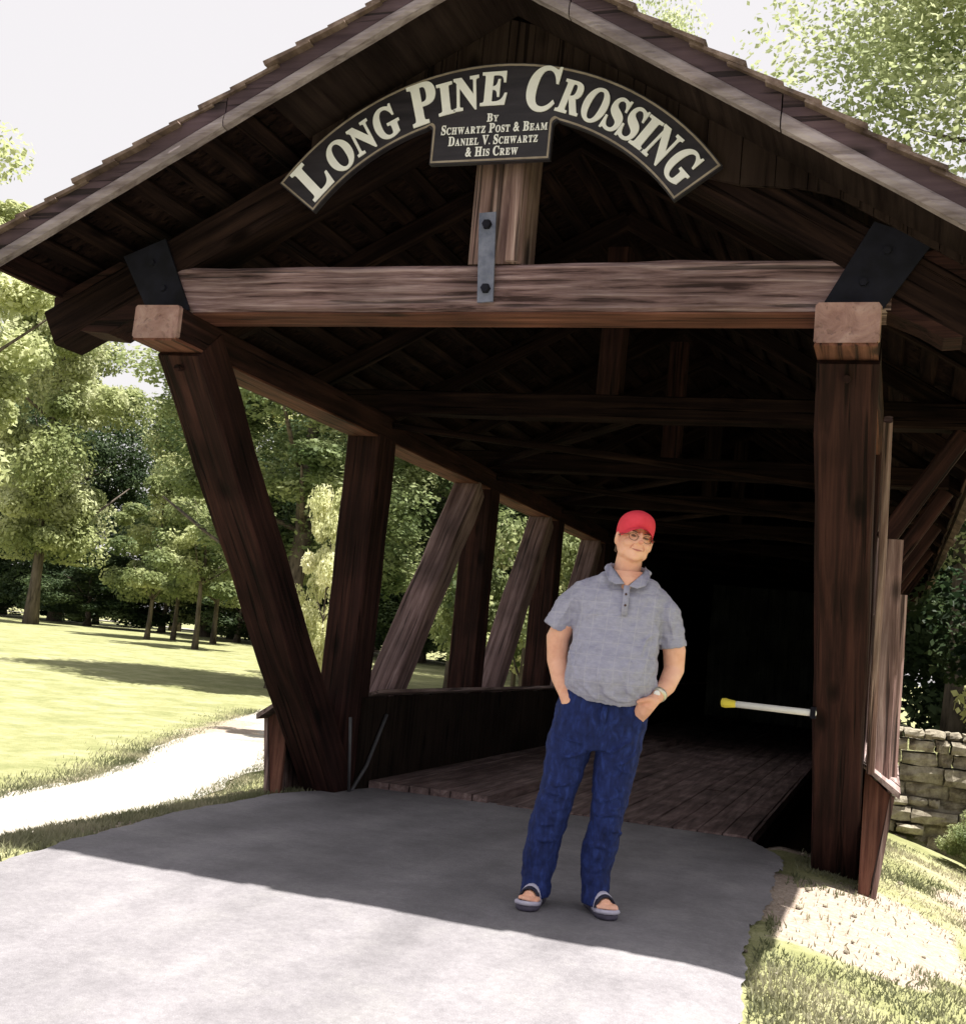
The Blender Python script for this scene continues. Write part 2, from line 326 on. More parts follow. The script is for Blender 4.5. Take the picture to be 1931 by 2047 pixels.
road = sheet('road', (lf, rt), ASPH, 0.0); tag(road, kind='structure')
# pale gravel path on the left
GRAV = mat('pale_gravel', [(.27, .25, .215), (.40, .375, .34)], scale=(30, 30, 30), bump=.5, rough=.95)
pa = [(-4.2, -2.8), (-3.9, -.9), (-4.05, .4), (-4.05, 1.6), (-4.15, 2.4), (-4.6, 3.9), (-5.04, 5.4), (-6.6, 8.5), (-7.6, 12.6), (-7.5, 18)]
pb = [(-5.0, -2.8), (-5.05, -.2), (-5.31, 1.1), (-5.52, 2.4), (-5.9, 3.8), (-6.62, 5.3), (-7.5, 7.6), (-8.49, 10.2), (-9.3, 12.9), (-9.5, 18)]
def dens(c, amp, ph):
    out = []
    for (a, b_), (c_, d_) in zip(c, c[1:]):
        n_ = 14
        for k in range(n_):
            t = k/n_; q = ph+len(out)*.7
            out.append((a+(c_-a)*t+amp*(math.sin(q*.45)+.5*math.sin(1.1*q)), b_+(d_-b_)*t))
    return out
path = sheet('path', (dens(pb, .05, 0), dens(pa, .05, 2)), GRAV, -.006); tag(path, kind='structure')
fr = sheet('far_road', ([(-100, 84), (-73, 78), (-55, 80), (-38, 68), (-27, 58), (-18, 52)], [(-100, 80), (-73, 74), (-55, 76.5), (-38, 65), (-27, 55.5), (-18, 50)]), GRAV, .06); tag(fr, kind='structure')

# ------------------------------------------------------------------ covered bridge
B = empty('covered_bridge'); tag(B, 'dark timber covered bridge with open slanted trusses, overhanging gable and shingle roof', 'covered bridge')
AX, AZ, ML, MR = .08, 4.135, .532, .60
def roofz(x): return AZ-(ML*(AX-x) if x < AX else MR*(x-AX))
YF, YB = -2.88, 17.6
# posts, plates
for s in (-1, 1):
    X = 1.728*s
    # inclined end post: front face passes through (Y=0,z=0) and (Y=-2.25,z=2.49)
    dv = Vector((0, -2.25, 2.49)).normalized(); nrm = Vector((0, -dv.z, dv.y))     # towards the front and down
    off = -nrm*.135
    off = Vector((0, dv.z, -dv.y))*.135
    off = Vector((0, abs(dv.z), abs(dv.y)))*.135
    p0 = Vector((X, 0, 0))+off-dv*.35; p1 = Vector((X, -2.25, 2.49))+off+dv*.02
    timber('end_post', p0, p1, .27, .27, W_DARK, B, up=(0, 1, .9), jit=.006)
    pl = timber('top_plate', (X, -2.47, 2.63), (X, YB, 2.63), .262, .172, W_DARK, B, jit=.003)
    timber('lit_plate_strip', (X, -1.98, 2.538), (X, 7.6, 2.538), .235, .012, W_RED, B, ch=.002, jit=.001)  # strip added to colour in the reddish light on the plate underside
    c = timber('beam_end', (X, -2.493, 2.63), (X, -2.462, 2.63), .27, .176, W_END, B, seg=2, jit=.003)
    tag(c, 'sawn pinkish end grain of the long top plate')
    u = timber('soffit_strip', (X, -2.488, 2.537), (X, -2.04, 2.537), .262, .018, W_RED, B, seg=2, ch=.003)
# tie beams
beam = timber('tie_beam', (-1.90, -2.245, 2.838), (1.90, -2.245, 2.838), .25, .24, W_BEAM, B, jit=.006, ch=.018, seg=16, seed=3)
tag(beam, 'weathered grey and purple front tie beam')
timber('tie_soffit', (-1.6, -2.245, 2.7115), (1.6, -2.245, 2.7115), .236, .012, W_RED, B, jit=.001, ch=.003)
TIES = [.25, 2.74, 5.13, 7.5, 9.9, 12.3, 14.7, 17.2]
for y in TIES:
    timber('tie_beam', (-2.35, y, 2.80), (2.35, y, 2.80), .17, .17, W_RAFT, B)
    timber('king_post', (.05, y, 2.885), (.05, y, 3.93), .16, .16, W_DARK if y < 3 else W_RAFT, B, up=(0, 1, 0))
    for s in (1,):
        timber('knee_brace', (1.90*s, y, 2.0), (2.34*s, y, 2.70), .1, .12, W_DARK, B)
for i, (y0, y1) in enumerate(zip([-2.2]+TIES, TIES)):
    if i: timber('lateral_brace', (-1.6, y0+.12, 2.66), (1.6, y1-.1, 2.66), .06, .05, W_RAFT, B)
    if i: timber('lateral_brace', (.2, y0+.12, 2.745), (-1.6, y1-.1, 2.745), .06, .05, W_RAFT, B)
# truss posts and braces
PY = [.17, 2.74, 5.13, 7.5, 9.9, 12.3, 14.7, 17.0]
for s in (-1, 1):
    for i, y in enumerate(PY):
        timber('post', (1.728*s, y+(.14 if i else .10), -.35), (1.728*s, y+.14, 2.545), .26, .27 if i else .32, W_DARK, B, up=(0, 1, 0))
        if i+1 < len(PY):
            timber('brace', (1.728*s, y+.54, .30), (1.728*s, PY[i+1]-.22, 2.5), .24, .22, W_BRACE, B, up=(0, 0, 1), jit=.006)
# skirt walls, ledges
for s in (-1, 1):
    mb = MB(); rg = random.Random(5)
    y = .32
    while y < 17.3:                                          # inner boards
        wd = rg.uniform(.16, .22); t = rg.uniform(0, .008)
        mb.box((min(s*1.575, s*(1.595+.0)) - t*0, y, -.3), (max(s*1.575, s*1.595), y+wd-.006, .66-rg.uniform(0, .01))); y += wd
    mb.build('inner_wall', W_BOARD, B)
    mb = MB(); y = -.22
    while y < 17.3:                                          # outer boards, leaning in at the foot
        wd = rg.uniform(.18, .26); z0 = -.75 if s > 0 and y > .2 else -.5
        P = lambda x, z, yy: (s*x, yy, z)
        mb.prism([(2.03, .46), (2.005, .47), (1.90, z0), (1.925, z0)], P, y, y+wd-.008); y += wd
    mb.build('outer_wall', W_GREYV, B)
    mb = MB(); y = -.34
    k = 0
    while y < 17.3:                                          # sloping cap shingles
        wd = .42; dz = .0
        mb.prism([(1.865 if y < .3 else 1.55, .62 if y < .3 else .685), (1.865 if y < .3 else 1.55, .645 if y < .3 else .71), (2.075, .50+.02*(k % 2)*.4), (2.07, .465)], lambda x, z, yy: (s*x, yy, z), y, y+wd-.004)
        y += wd; k += 1
    mb.build('ledge', W_GREYL, B)
    # end boards closing the skirt beside the end post
    mb = MB()
    mb.prism([(1.875, .60), (2.02, .475), (1.945, -.02), (1.91, -.42), (1.875, -.1)], lambda x, z, yy: (s*x, yy, z), -.262, -.232)
    e = mb.build('end_board', W_REDV, B); tag(e, 'red brown board closing the end of the low skirt wall')
    mb = MB(); mb.prism([(2.02, .475), (2.045, .47), (1.965, -.2), (1.935, -.2)], lambda x, z, yy: (s*x, yy, z), -.275, -.225)
    mb.build('edge_strip', W_GREYV, B)
# weathered planks on the outer side of the right post
timber('side_plank', (1.905, -.35, .62), (1.905, -1.35, 2.45), .045, .12, W_GREY, B, up=(0, 1, 0))
timber('side_plank', (1.955, -.02, .55), (1.955, -.02, 1.98), .12, .06, W_GREY, B, up=(0, 1, 0))
timber('side_plank', (1.985, .16, .55), (1.985, .16, 1.66), .14, .05, W_GREY, B, up=(0, 1, 0))
timber('side_plank', (1.895, -.18, .62), (1.895, -.6, 1.5), .035, .1, W_GREY, B, up=(0, 1, 0))
# iron rods at the foot of the first left bay
mb = MB(); mb.tube([(-1.555, .06, .52), (-1.555, .16, .0)], .011); mb.tube([(-1.555, .70, .52), (-1.555, .42, .16), (-1.555, .20, .0)], .013)
r = mb.build('tie_rod', ROD, B, smooth=True)
# deck
mb = MB(); rg = random.Random(9)
def deck_front(x): return .50+.062*(x+1.37)
x = -.585
rows = []
while x < 1.17:                                              # right-hand track: long boards with staggered butt joints
    wd = rg.uniform(.135, .175); y = deck_front(x); first = True
    while y < 17.4:
        ln = rg.uniform(.9, 3.2) if first else rg.uniform(3.0, 5.0); first = False
        h = rg.uniform(-.004, .004)
        mb.box((x, y, -.06), (min(x+wd, 1.185)-.009, min(y+ln, 17.4)-.008, .010+h)); y += ln
    x += wd
x = -1.56
while x < -.66:                                              # left-hand track lies a board higher
    wd = rg.uniform(.135, .175); y = deck_front(x)+.02
    while y < 17.4:
        ln = rg.uniform(2.6, 4.6); h = rg.uniform(-.004, .004)
        mb.box((x, y, -.06), (min(x+wd, -.655)-.009, min(y+ln, 17.4)-.008, .048+h)); y += ln
    x += wd
mb.build('deck', W_DECK, B)
mb = MB(); mb.box((-1.56, .56, -.2), (1.17, 17.35, -.065)); mb.build('deck_underside', W_DARK, B)
# front principal rafters
def rz(x): return roofz(x)-.262
for s in (-1, 1):
    A_ = Vector((AX, -2.245, rz(AX)+.125)); xe = -2.5 if s < 0 else 2.5
    E_ = Vector((xe, -2.245, rz(xe)+.125))
    o = timber('principal_rafter', A_-Vector((s*.0, 0, 0)), E_, .25, .215, W_RAFT, B, seg=12)
    mb = MB()                                                # carved tail under the rafter end
    poly = [(1.88, 2.72), (2.02, 2.66), (2.12, 2.60), (2.3, 2.615), (2.49, 2.655), (2.50, 2.80), (2.1, 3.0), (1.9, 2.95)]
    mb.prism([(p[0]*s, p[1]) for p in poly], lambda a, b, d: (a, d, b), -2.36, -2.15)
    mb.build('rafter_tail', W_DARK, B)
timber('king_post', (.055, -2.24, 2.96), (.055, -2.24, 3.87), .225, .275, W_GREY, B, up=(1, 0, 0), jit=.004, seed=2)
timber('king_post_strip', (.15, -2.372, 2.965), (.145, -2.372, 3.6), .03, .06, W_GREY, B, up=(1, 0, 0), jit=.002, ch=.006)
# common rafters
for k in range(14):
    y = -1.05+1.32*k
    for s in (-1, 1):
        xe = 2.47*s
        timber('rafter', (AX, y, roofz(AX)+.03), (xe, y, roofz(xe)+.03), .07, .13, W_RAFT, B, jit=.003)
# battens under the shingles, seen from below past the gable
for s in (-1, 1):
    for k in range(13):
        x = AX+s*(.12+.19*k)
        if abs(x) > 2.5: continue
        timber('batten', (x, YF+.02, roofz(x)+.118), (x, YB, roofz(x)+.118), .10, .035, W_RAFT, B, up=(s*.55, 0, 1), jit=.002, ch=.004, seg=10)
# shingle roof
mb = MB(); rg = random.Random(21)
for s in (-1, 1):
    mm = ML if s < 0 else MR; c = 1/math.sqrt(1+mm*mm); nvx, nvz = s*mm*c, c; tx, tz = s*c, -mm*c
    ox, oz = AX, AZ+.142
    k = 0; L0 = 0; LEN = (2.56-(.08 if s > 0 else -.08)*1)/c*1.0
    while L0 < LEN:
        L1 = min(L0+.24, LEN+.03)
        # one course broken into butts of uneven width and reach at the front, long strips behind
        y = YF-.05-rg.uniform(0, .035)
        while y < YB+.1:
            wd = rg.uniform(.10, .2) if y < -2.3 else rg.uniform(.5, 1.1)
            u = rg.uniform(-.018, .018); t = .018+rg.uniform(0, .01); lift = rg.uniform(0, .006)
            def P(l, h): return (ox+tx*l+nvx*h, oz+tz*l+nvz*h)
            a, b_, c_, d_ = P(L0-.02, .004), P(L1+u, .018+lift), P(L1+u, .018+t+lift), P(L0-.02, .004+.012)
            mb.prism([a, b_, c_, d_], lambda p, q, d: (p, d, q), y, min(y+wd-.006, YB+.1))
            y += wd
        L0 += .19; k += 1
mb.build('shingle_roof', SHAKE, B)
mb = MB()
for s in (-1, 1):                                            # dark under-layer closes the gaps
    xe = 2.5*s
    mb.prism([(AX, roofz(AX)+.138), (xe, roofz(xe)+.138), (xe, roofz(xe)+.146), (AX, roofz(AX)+.146)], lambda p, q, d: (p, d, q), YF+.01, YB)
mb.build('roof_sheathing', W_RAFT, B)
# barge boards: dark fascia over a paler drip board, with butt joints
for s in (-1, 1):
    cuts = [0, 1.26, 2.5] if s < 0 else [0, .42, 1.36, 2.5]
    for a, b_ in zip(cuts, cuts[1:]):
        xa, xb = AX+s*(a+.003), AX+s*(b_-.003)
        if b_ == 2.5: xb = 2.46*s
        mb = MB(); mb.prism([(xa, roofz(xa)+.075), (xb, roofz(xb)+.075), (xb, roofz(xb)+.185), (xa, roofz(xa)+.185)], lambda p, q, d: (p, d, q), YF-.035, YF)
        mb.build('barge_board', W_FASC, B)
        n_ = 8; mb = MB(); rings = []
        prof = [(-.004, .0), (-.045, .004), (-.052, .028), (-.045, .06), (-.03, .078), (-.004, .08)]
        for i in range(n_+1):
            x = xa+(xb-xa)*i/n_; rings.append([(x, YF+p, roofz(x)+q+rg.uniform(-.002, .002)) for p, q in prof])
        mb.loft(rings if s < 0 else rings); d = mb.build('drip_board', W_TRIM, B)
    # eave fascia
    xe = 2.46*s
    timber('eave_board', (xe, YF, roofz(xe)+.075), (xe, YB, roofz(xe)+.075), .025, .12, W_DARK, B, jit=.002, ch=.003)
# gable boarding above the rafters, behind the sign
mb = MB(); x = -.98
while x < 2.3:
    wd = rg.uniform(.13, .17); x1 = min(x+wd-.004, 2.3)
    zb = [max(rz(q)+.20, 0) for q in (x, x1)]; zt = [roofz(q)+.07 for q in (x, x1)]
    dep = -2.405-rg.uniform(0, .006)
    # boards hang from the rake to behind the sign's upper edge
    bot = []
    for q in (x, x1):
        r_ = 1.30; zz = 2.53+math.sqrt(max(r_*r_-(q-.02)**2, 0)) if abs(q-.02) < 1.1 else 0
        bot.append(min(max(zz, rz(q)+.05), roofz(q)+.02))
    bot = [max(v, rz(q)+.05+.25*sm((q-1.0)/.7)) if q > 1.0 else v for q, v in zip((x, x1), bot)]
    mb.prism([(x, bot[0]), (x1, bot[1]), (x1, zt[1]), (x, zt[0])], lambda p, q, d: (p, d, q), dep, dep+.025)
    x += wd
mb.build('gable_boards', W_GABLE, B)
mb = MB()
for x0, x1 in ((-1.0, AX), (AX, 2.3)):
    mb.prism([(x0, roofz(x0)+.068), (x1, roofz(x1)+.068), (x1, roofz(x1)+.082), (x0, roofz(x0)+.082)], lambda p, q, d: (p, d, q), YF+.004, -2.41)
mb.build('gable_soffit', W_GSOF, B)
# steel plates and bolts
for s in (-1, 1):
    mb = MB(); poly = [(1.605, 2.722), (1.868, 2.722), (2.06, 3.02), (1.81, 3.115)]
    mb.prism([(p[0]*s, p[1]) for p in poly], lambda a, b, d: (a, d, b), -2.388, -2.375)
    pl = mb.build('corner_plate', STEEL, B)
    for (a, b_) in ((1.78*s, 2.84), (1.87*s, 2.98)):
        mb = MB(); mb.tube([(a, -2.386, b_), (a, -2.402, b_)], [.02, .018], 6)
        mb.build('bolt', STEEL, pl)
mb = MB(); mb.prism([(.008, 2.752), (.088, 2.757), (.060, 3.205), (-.026, 3.20)], lambda a, b, d: (a, d, b), -2.404, -2.392)
st = mb.build('steel_strap', STEEL2, B)
for (a, b_) in ((.046, 2.82), (.022, 3.14)):
    mb = MB(); mb.tube([(a, -2.402, b_), (a, -2.425, b_)], [.026, .022], 6); mb.build('bolt', STEEL, st)
# added boards shut the far exit so the passage stays dark
mb = MB(); mb.prism([(-1.9, -.5), (1.9, -.5), (1.9, 2.5), (2.42, 2.5), (2.42, roofz(2.42)+.134), (AX, roofz(AX)+.134), (-2.42, roofz(-2.42)+.134), (-2.42, 2.5), (-1.9, 2.5)], lambda a, b, d: (a, d, b), 17.45, 17.48); mb.build('added_end_wall', W_END2, B)
for s in (-1, 1):                                            # boarded sides over the farther half
    mb = MB(); y = 7.75; rg = random.Random(12)
    while y < 17.4:
        wd = rg.uniform(.18, .24); mb.box((min(s*1.60, s*1.62), y, .6), (max(s*1.60, s*1.62), y+wd-.003, 2.6)); y += wd
    mb.box((min(s*1.622, s*1.63), 7.75, .6), (max(s*1.622, s*1.63), 17.4, 2.6))
    mb.box((min(s*1.75, s*1.77), 7.75, 2.6), (max(s*1.75, s*1.77), 17.44, roofz(1.77*s)+.09))  # added blocking board shuts out daylight between plate and roof
    mb.build('side_and_blocking_boards', W_BOARD, B)
for s in (-1, 1):
    pg = MB(); pg.tube([(s*1.728-.0, -2.04+.02, 2.49), (s*1.728, -2.26, 2.44)], .018, 8); pg.build('wooden_peg', W_DARK, B)

# ------------------------------------------------------------------ arched sign
SG = empty('arched_sign', (.02, -2.45, 2.53)); tag(SG, 'black arched sign with cream serif lettering fixed under the gable peak of the covered bridge', 'sign')
RO, RI, A0 = 1.40, 1.137, math.radians(53.5)
def outline(off=0.):
    ro, ri, a0 = RO-off, RI+off, A0; pts = []
    da = off/1.27
    for i in range(41): a = -a0+da+(2*a0-2*da)*i/40; pts.append((ro*math.sin(a), ro*math.cos(a)))
    px = .307-off; pb = .90+off
    aj = math.asin((px+.035+2*off*.5)/ri)
    for i in range(17): a = a0-da+(aj-(a0-da))*i/16; pts.append((ri*math.sin(a), ri*math.cos(a)))
    zc = math.sqrt(ri*ri-px*px)
    for i in range(1, 6):
        t = i/6; pts.append((px+.035*(1-t)**2, zc-.035*t*t-.004*0))
    pts += [(px, pb), (-px, pb-.0)]
    for i in range(5, 0, -1):
        t = i/6; pts.append((-px-.035*(1-t)**2, zc-.035*t*t))
    for i in range(17): a = -aj+(-(a0-da)+aj)*i/16; pts.append((ri*math.sin(a), ri*math.cos(a)))
    return pts
def fill_poly(pts, y0, y1, name, m, parent):
    bm = bmesh.new(); vs = [bm.verts.new((p[0], y0, p[1])) for p in pts]; es = [bm.edges.new((vs[i], vs[(i+1) % len(vs)])) for i in range(len(vs))]
    r = bmesh.ops.triangle_fill(bm, use_beauty=True, edges=es)
    ex = bmesh.ops.extrude_face_region(bm, geom=bm.faces[:])
    bmesh.ops.translate(bm, verts=[v for v in ex['geom'] if isinstance(v, bmesh.types.BMVert)], vec=(0, y1-y0, 0))
    bmesh.ops.recalc_face_normals(bm, faces=bm.faces[:])
    me = bpy.data.meshes.new(name); bm.to_mesh(me); bm.free(); me.materials.append(m)
    o = bpy.data.objects.new(name, me); COL.objects.link(o); o.parent = parent; return o
fill_poly(outline(0), -.02, .012, 'sign_board', SIGNM, SG)
o1, o2 = outline(.006), outline(.015); n_ = len(o1)
mb = MB()
for i in range(n_):
    j = (i+1) % n_; q = [(o1[i], -.021), (o1[j], -.021), (o2[j], -.021), (o2[i], -.021)]
    mb.add([(p[0], -.0235, p[1]) for p, _ in q]+[(p[0], -.019, p[1]) for p, _ in q], [(0, 1, 2, 3), (0, 4, 5, 1), (3, 2, 6, 7)])
mb.build('border_line', EDGEP, SG)
def glyph(ch):
    """a serif bold letter as filled 2-D mesh, from Blender's own built-in font"""
    cu = bpy.data.curves.new('glyph', 'FONT')
    cu.body = chr(0x1D400+ord(ch)-65) if 'A' <= ch <= 'Z' else ch
    cu.resolution_u = 6; cu.extrude = .012; cu.size = 1
    cu.offset = .018
    o = bpy.data.objects.new('glyph', cu); COL.objects.link(o); bpy.context.view_layer.update()
    me = bpy.data.meshes.new_from_object(o.evaluated_get(bpy.context.evaluated_depsgraph_get()))
    vs = [v.co.copy() for v in me.vertices]; fs = [tuple(p.vertices) for p in me.polygons]
    bpy.data.objects.remove(o); bpy.data.curves.remove(cu); bpy.data.meshes.remove(me)
    xs = [v.x for v in vs]; x0, x1 = min(xs), max(xs)
    return [Vector((v.x-(x0+x1)/2, v.y, v.z)) for v in vs], fs, x1-x0
GC = {}
def put(mb, ch, size, fx, pos, ang, wx=1., depth=.25):
    if ch not in GC: GC[ch] = glyph(ch)
    vs, fs, wd = GC[ch]; c, s = math.cos(ang), math.sin(ang); out = []
    for v in vs:
        x, z = v.x*size*wx, (v.y-.34)*size
        out.append((pos[0]+x*c+z*s, -.022-v.z*depth-.003, pos[1]-x*s+z*c))
    mb.add(out, fs)
# big letters follow the arc: (letter, angle, radius, height, width factor)
BIG = [('L', -47.6, 1.268, .285, .86), ('O', -39.4, 1.252, .215, .88), ('N', -32.9, 1.255, .205, .85), ('G', -26.4, 1.258, .215, .85),
       ('P', -16.9, 1.272, .29, .84), ('I', -11.6, 1.258, .21, 1.05), ('N', -6.6, 1.262, .215, .85), ('E', -.1, 1.27, .215, .95),
       ('C', 11.0, 1.277, .29, .84), ('R', 18.1, 1.262, .205, .80), ('O', 23.9, 1.262, .21, .80), ('S', 29.2, 1.262, .205, .88), ('S', 33.6, 1.262, .205, .88),
       ('I', 37.3, 1.262, .205, 1.05), ('N', 41.9, 1.262, .21, .82), ('G', 48.4, 1.262, .215, .82)]
words = [BIG[:4], BIG[4:8], BIG[8:]]
for wd in words:
    mb = MB()
    for ch, a, r_, h, wx in wd:
        a = math.radians(a); lean = math.radians(5 if a > 0 else -3)
        put(mb, ch, h*(.77 if h < .25 else .74)/.69, 1, (r_*math.sin(a), r_*math.cos(a)), a, wx*.90)
    mb.build('lettering', LETTER, SG)
def line(txt, cx, cz, wtot, h, hs):
    """small capitals: first letters taller"""
    mb = MB(); adv = []; x = 0
    for i, ch in enumerate(txt):
        if ch == ' ': x += hs*.5; continue
        cap = (i == 0 or txt[i-1] == ' '); hh = h if cap else hs; C_ = ch.upper()
        if C_ not in GC: GC[C_] = glyph(C_)
        wd = GC[C_][2]*hh/.69*.86; adv.append((C_, x+wd/2, hh)); x += wd+hs*.13
    k = wtot/x
    for C_, xx, hh in adv: put(mb, C_, hh/.69, 1, (cx+(xx-x/2)*k, cz-.0+(hh-hs)*.5), 0, .86*k, .1)
    mb.build('small_lettering', LETTER, SG)
line('By', .005, 1.118, .062, .040, .030)
line('Schwartz Post & Beam', .015, 1.064, .545, .046, .034)
line('Daniel V. Schwartz', .015, 1.005, .46, .046, .034)
line('& His Crew', .015, .947, .27, .046, .034)

# ------------------------------------------------------------------ stone wing wall
wv = MB(); rg = random.Random(31)
z = -.75
while z < .78:
    h = rg.uniform(.055, .15); x = 1.98+rg.uniform(-.15, 0)
    while x < 6.2:
        wd = rg.uniform(.10, .40); top = .78-.06*(x-2)+rg.uniform(-.05, .05); hh = h*rg.uniform(.8, 1.)
        if z+hh < top:
            y = 3.2+rg.uniform(-.08, .08); a = (x+.006, y, z+rg.uniform(0, .01)); b_ = (x+wd-.006, y+.35, z+hh)
            j = lambda k=.022: rg.uniform(-k, k)
            k = len(wv.v)
            nx_ = 4; rows = []
            for iz in range(4):
                tz = iz/3; inset = .020 if iz in (0, 3) else 0
                row = []
                for ix in range(5):
                    tx = ix/4; ins = .020 if ix in (0, 4) else 0
                    row.append((a[0]+(b_[0]-a[0])*tx+j(.008), a[1]+inset+ins+j(.012), a[2]+(b_[2]-a[2])*tz+j(.006)))
                rows.append(row)
            vs = [p for r_ in rows for p in r_]+[(p[0], b_[1], p[2]) for r_ in rows for p in r_]
            fs = [(r_*5+c, r_*5+c+1, r_*5+c+6, r_*5+c+5) for r_ in range(3) for c in range(4)]
            fs += [(15+c, 16+c, 36+c, 35+c) for c in range(4)]+[(r_*5, r_*5+5, r_*5+25, r_*5+20) for r_ in range(3)]+[(r_*5+4, r_*5+24, r_*5+29, r_*5+9) for r_ in range(3)]+[(c, 20+c, 21+c, c+1) for c in range(4)]
            wv.add(vs, fs)
        x += wd
    z += h
wv.box((1.98, 3.30, -.9), (6.1, 3.5, .40))
wall = wv.build('stone_wall', STONE); tag(wall, 'rough dry stone retaining wall beside the right end of the bridge', 'wall')

# ------------------------------------------------------------------ white pole fixed to the right post
BP = empty('marker_pole', (1.60, -.86, 1.05)); tag(BP, 'short white pole with a yellow tip sticking out sideways from the right bridge post', 'pole')
mb = MB(); mb.tube([(-.425, -.06, -.127), (-.01, -.06, -.131), (.015, -.06, -.131), (.02, -.06, -.131)], [.0175, .0185, .017, .008], 16); mb.build('pole', WHITEP, BP, True)
mb = MB(); mb.tube([(-.49, -.06, -.126), (-.485, -.06, -.126), (-.465, -.06, -.126), (-.44, -.06, -.127), (-.41, -.06, -.127)], [.012, .024, .027, .022, .0185], 16); mb.build('tip', YELP, BP, True)
mb = MB(); mb.box((-.012, -.085, -.16), (.016, .02, -.10)); mb.build('bracket', STEEL, BP)
# ------------------------------------------------------------------ trees
def crown_mesh(seed, H, z0, R, lobes, leaves, ls, droop=0.):
    rs = np.random.RandomState(seed); lc = []
    for i in range(lobes):
        t = rs.rand(); z = z0+(H-z0)*t
        env = R*math.sin(math.pi*(.12+.80*t))**.7
        a = rs.rand()*2*math.pi; rr = env*math.sqrt(rs.rand())*.8
        lc.append((rr*math.cos(a), rr*math.sin(a), z-droop*rr, R*(.13+.22*rs.rand())))
    lc = np.array(lc); idx = rs.randint(0, lobes, leaves)
    d = rs.normal(size=(leaves, 3)); d /= np.linalg.norm(d, axis=1)[:, None]
    rad = (rs.rand(leaves)**.4)[:, None]
    c = lc[idx, :3]+d*lc[idx, 3][:, None]*rad*np.array([1, 1, .72])
    c[:, 2] = np.maximum(c[:, 2], z0*.8)
    nrm = d*.7+rs.normal(size=(leaves, 3))*.6+np.array([0, 0, .5]); nrm /= np.linalg.norm(nrm, axis=1)[:, None]
    a = np.cross(nrm, rs.normal(size=(leaves, 3))); a /= np.linalg.norm(a, axis=1)[:, None]; b = np.cross(nrm, a)
    s = (ls*(.6+.8*rs.rand(leaves)))[:, None]
    V = np.stack([c-a*s*.9, c-b*s*.55+a*s*.1, c+a*s, c+b*s*.6], 1).reshape(-1, 3)
    me = bpy.data.meshes.new('crown'); n = leaves
    me.vertices.add(4*n); me.vertices.foreach_set('co', V.ravel()); me.loops.add(4*n); me.loops.foreach_set('vertex_index', np.arange(4*n))
    me.polygons.add(n); me.polygons.foreach_set('loop_start', np.arange(0, 4*n, 4)); me.polygons.foreach_set('loop_total', np.full(n, 4)); me.update(); me.validate()
    return me
def trunk_mesh(seed, H, r, z0):
    rg = random.Random(seed); mb = MB(); pts = [(0, 0, -.3)]; rad = [r*1.5]; x = y = 0
    for i in range(1, 8):
        x += rg.uniform(-.03, .03)*H*.3; y += rg.uniform(-.03, .03)*H*.3
        pts.append((x, y, H*.85*i/7)); rad.append(r*(1-.85*i/7.5))
    mb.tube(pts, rad, 9)
    for k in range(9):
        i = rg.randint(2, 6) if z0 > H*.2 else rg.randint(1, 6); p = Vector(pts[i]); a = rg.uniform(0, 6.28); l = H*rg.uniform(.14, .26)
        mid = p+Vector((math.cos(a)*l*.5, math.sin(a)*l*.5, l*.3)); e = p+Vector((math.cos(a)*l, math.sin(a)*l, l*.75))
        mb.tube([p, mid, e], [rad[i]*.55, rad[i]*.35, rad[i]*.12], 6)
    me = bpy.data.meshes.new('trunk'); me.from_pydata([tuple(v) for v in mb.v], [], mb.f); me.materials.append(BARK)
    me.polygons.foreach_set('use_smooth', [True]*len(me.polygons)); return me
KIND = {
 'round': dict(H=11, z0=2.6, R=3.9, lobes=60, leaves=60000, ls=.082, r=.22),
 'tall': dict(H=17, z0=4.0, R=4.6, lobes=70, leaves=50000, ls=.125, r=.32),
 'low': dict(H=9, z0=.5, R=4.4, lobes=55, leaves=30000, ls=.12, r=.2),
 'small': dict(H=6, z0=1.7, R=2.3, lobes=36, leaves=18000, ls=.072, r=.09),
 'wide': dict(H=16, z0=1.0, R=6.5, lobes=95, leaves=64000, ls=.125, r=.4),
 'near': dict(H=17, z0=4.5, R=5.0, lobes=90, leaves=90000, ls=.082, r=.33),
 'top': dict(H=17, z0=4.5, R=5.6, lobes=110, leaves=85000, ls=.064, r=.33),
 'bush': dict(H=2.6, z0=.1, R=1.7, lobes=26, leaves=16000, ls=.05, r=.05),
}
MESH = {}
def tree(kind, x, y, m, label, sc=(1, 1, 1), var=0, rot=None, group='trees around the lawn', name='tree', z=None, cat='tree'):
    k = (kind, var)
    if k not in MESH:
        K = KIND[kind]; MESH[k] = (crown_mesh(hash(kind) % 97*0+var*13+len(MESH)*7+1, K['H'], K['z0'], K['R'], K['lobes'], K['leaves'], K['ls']), trunk_mesh(var+3, K['H'], K['r'], K['z0']))
    if m.name+str(k) not in MESH:
        me = MESH[k][0].copy(); me.materials.clear(); me.materials.append(m); MESH[m.name+str(k)] = me
    t = empty(name, (x, y, (g(x, y) if z is None else z)-.03)); t.rotation_euler.z = rot if rot is not None else (x*7.1+y*3.3) % 6.28; t.scale = sc
    c = bpy.data.objects.new('crown', MESH[m.name+str(k)]); COL.objects.link(c); c.parent = t
    q = bpy.data.objects.new('trunk', MESH[k][1]); COL.objects.link(q); q.parent = t
    tag(t, label, cat, group); return t
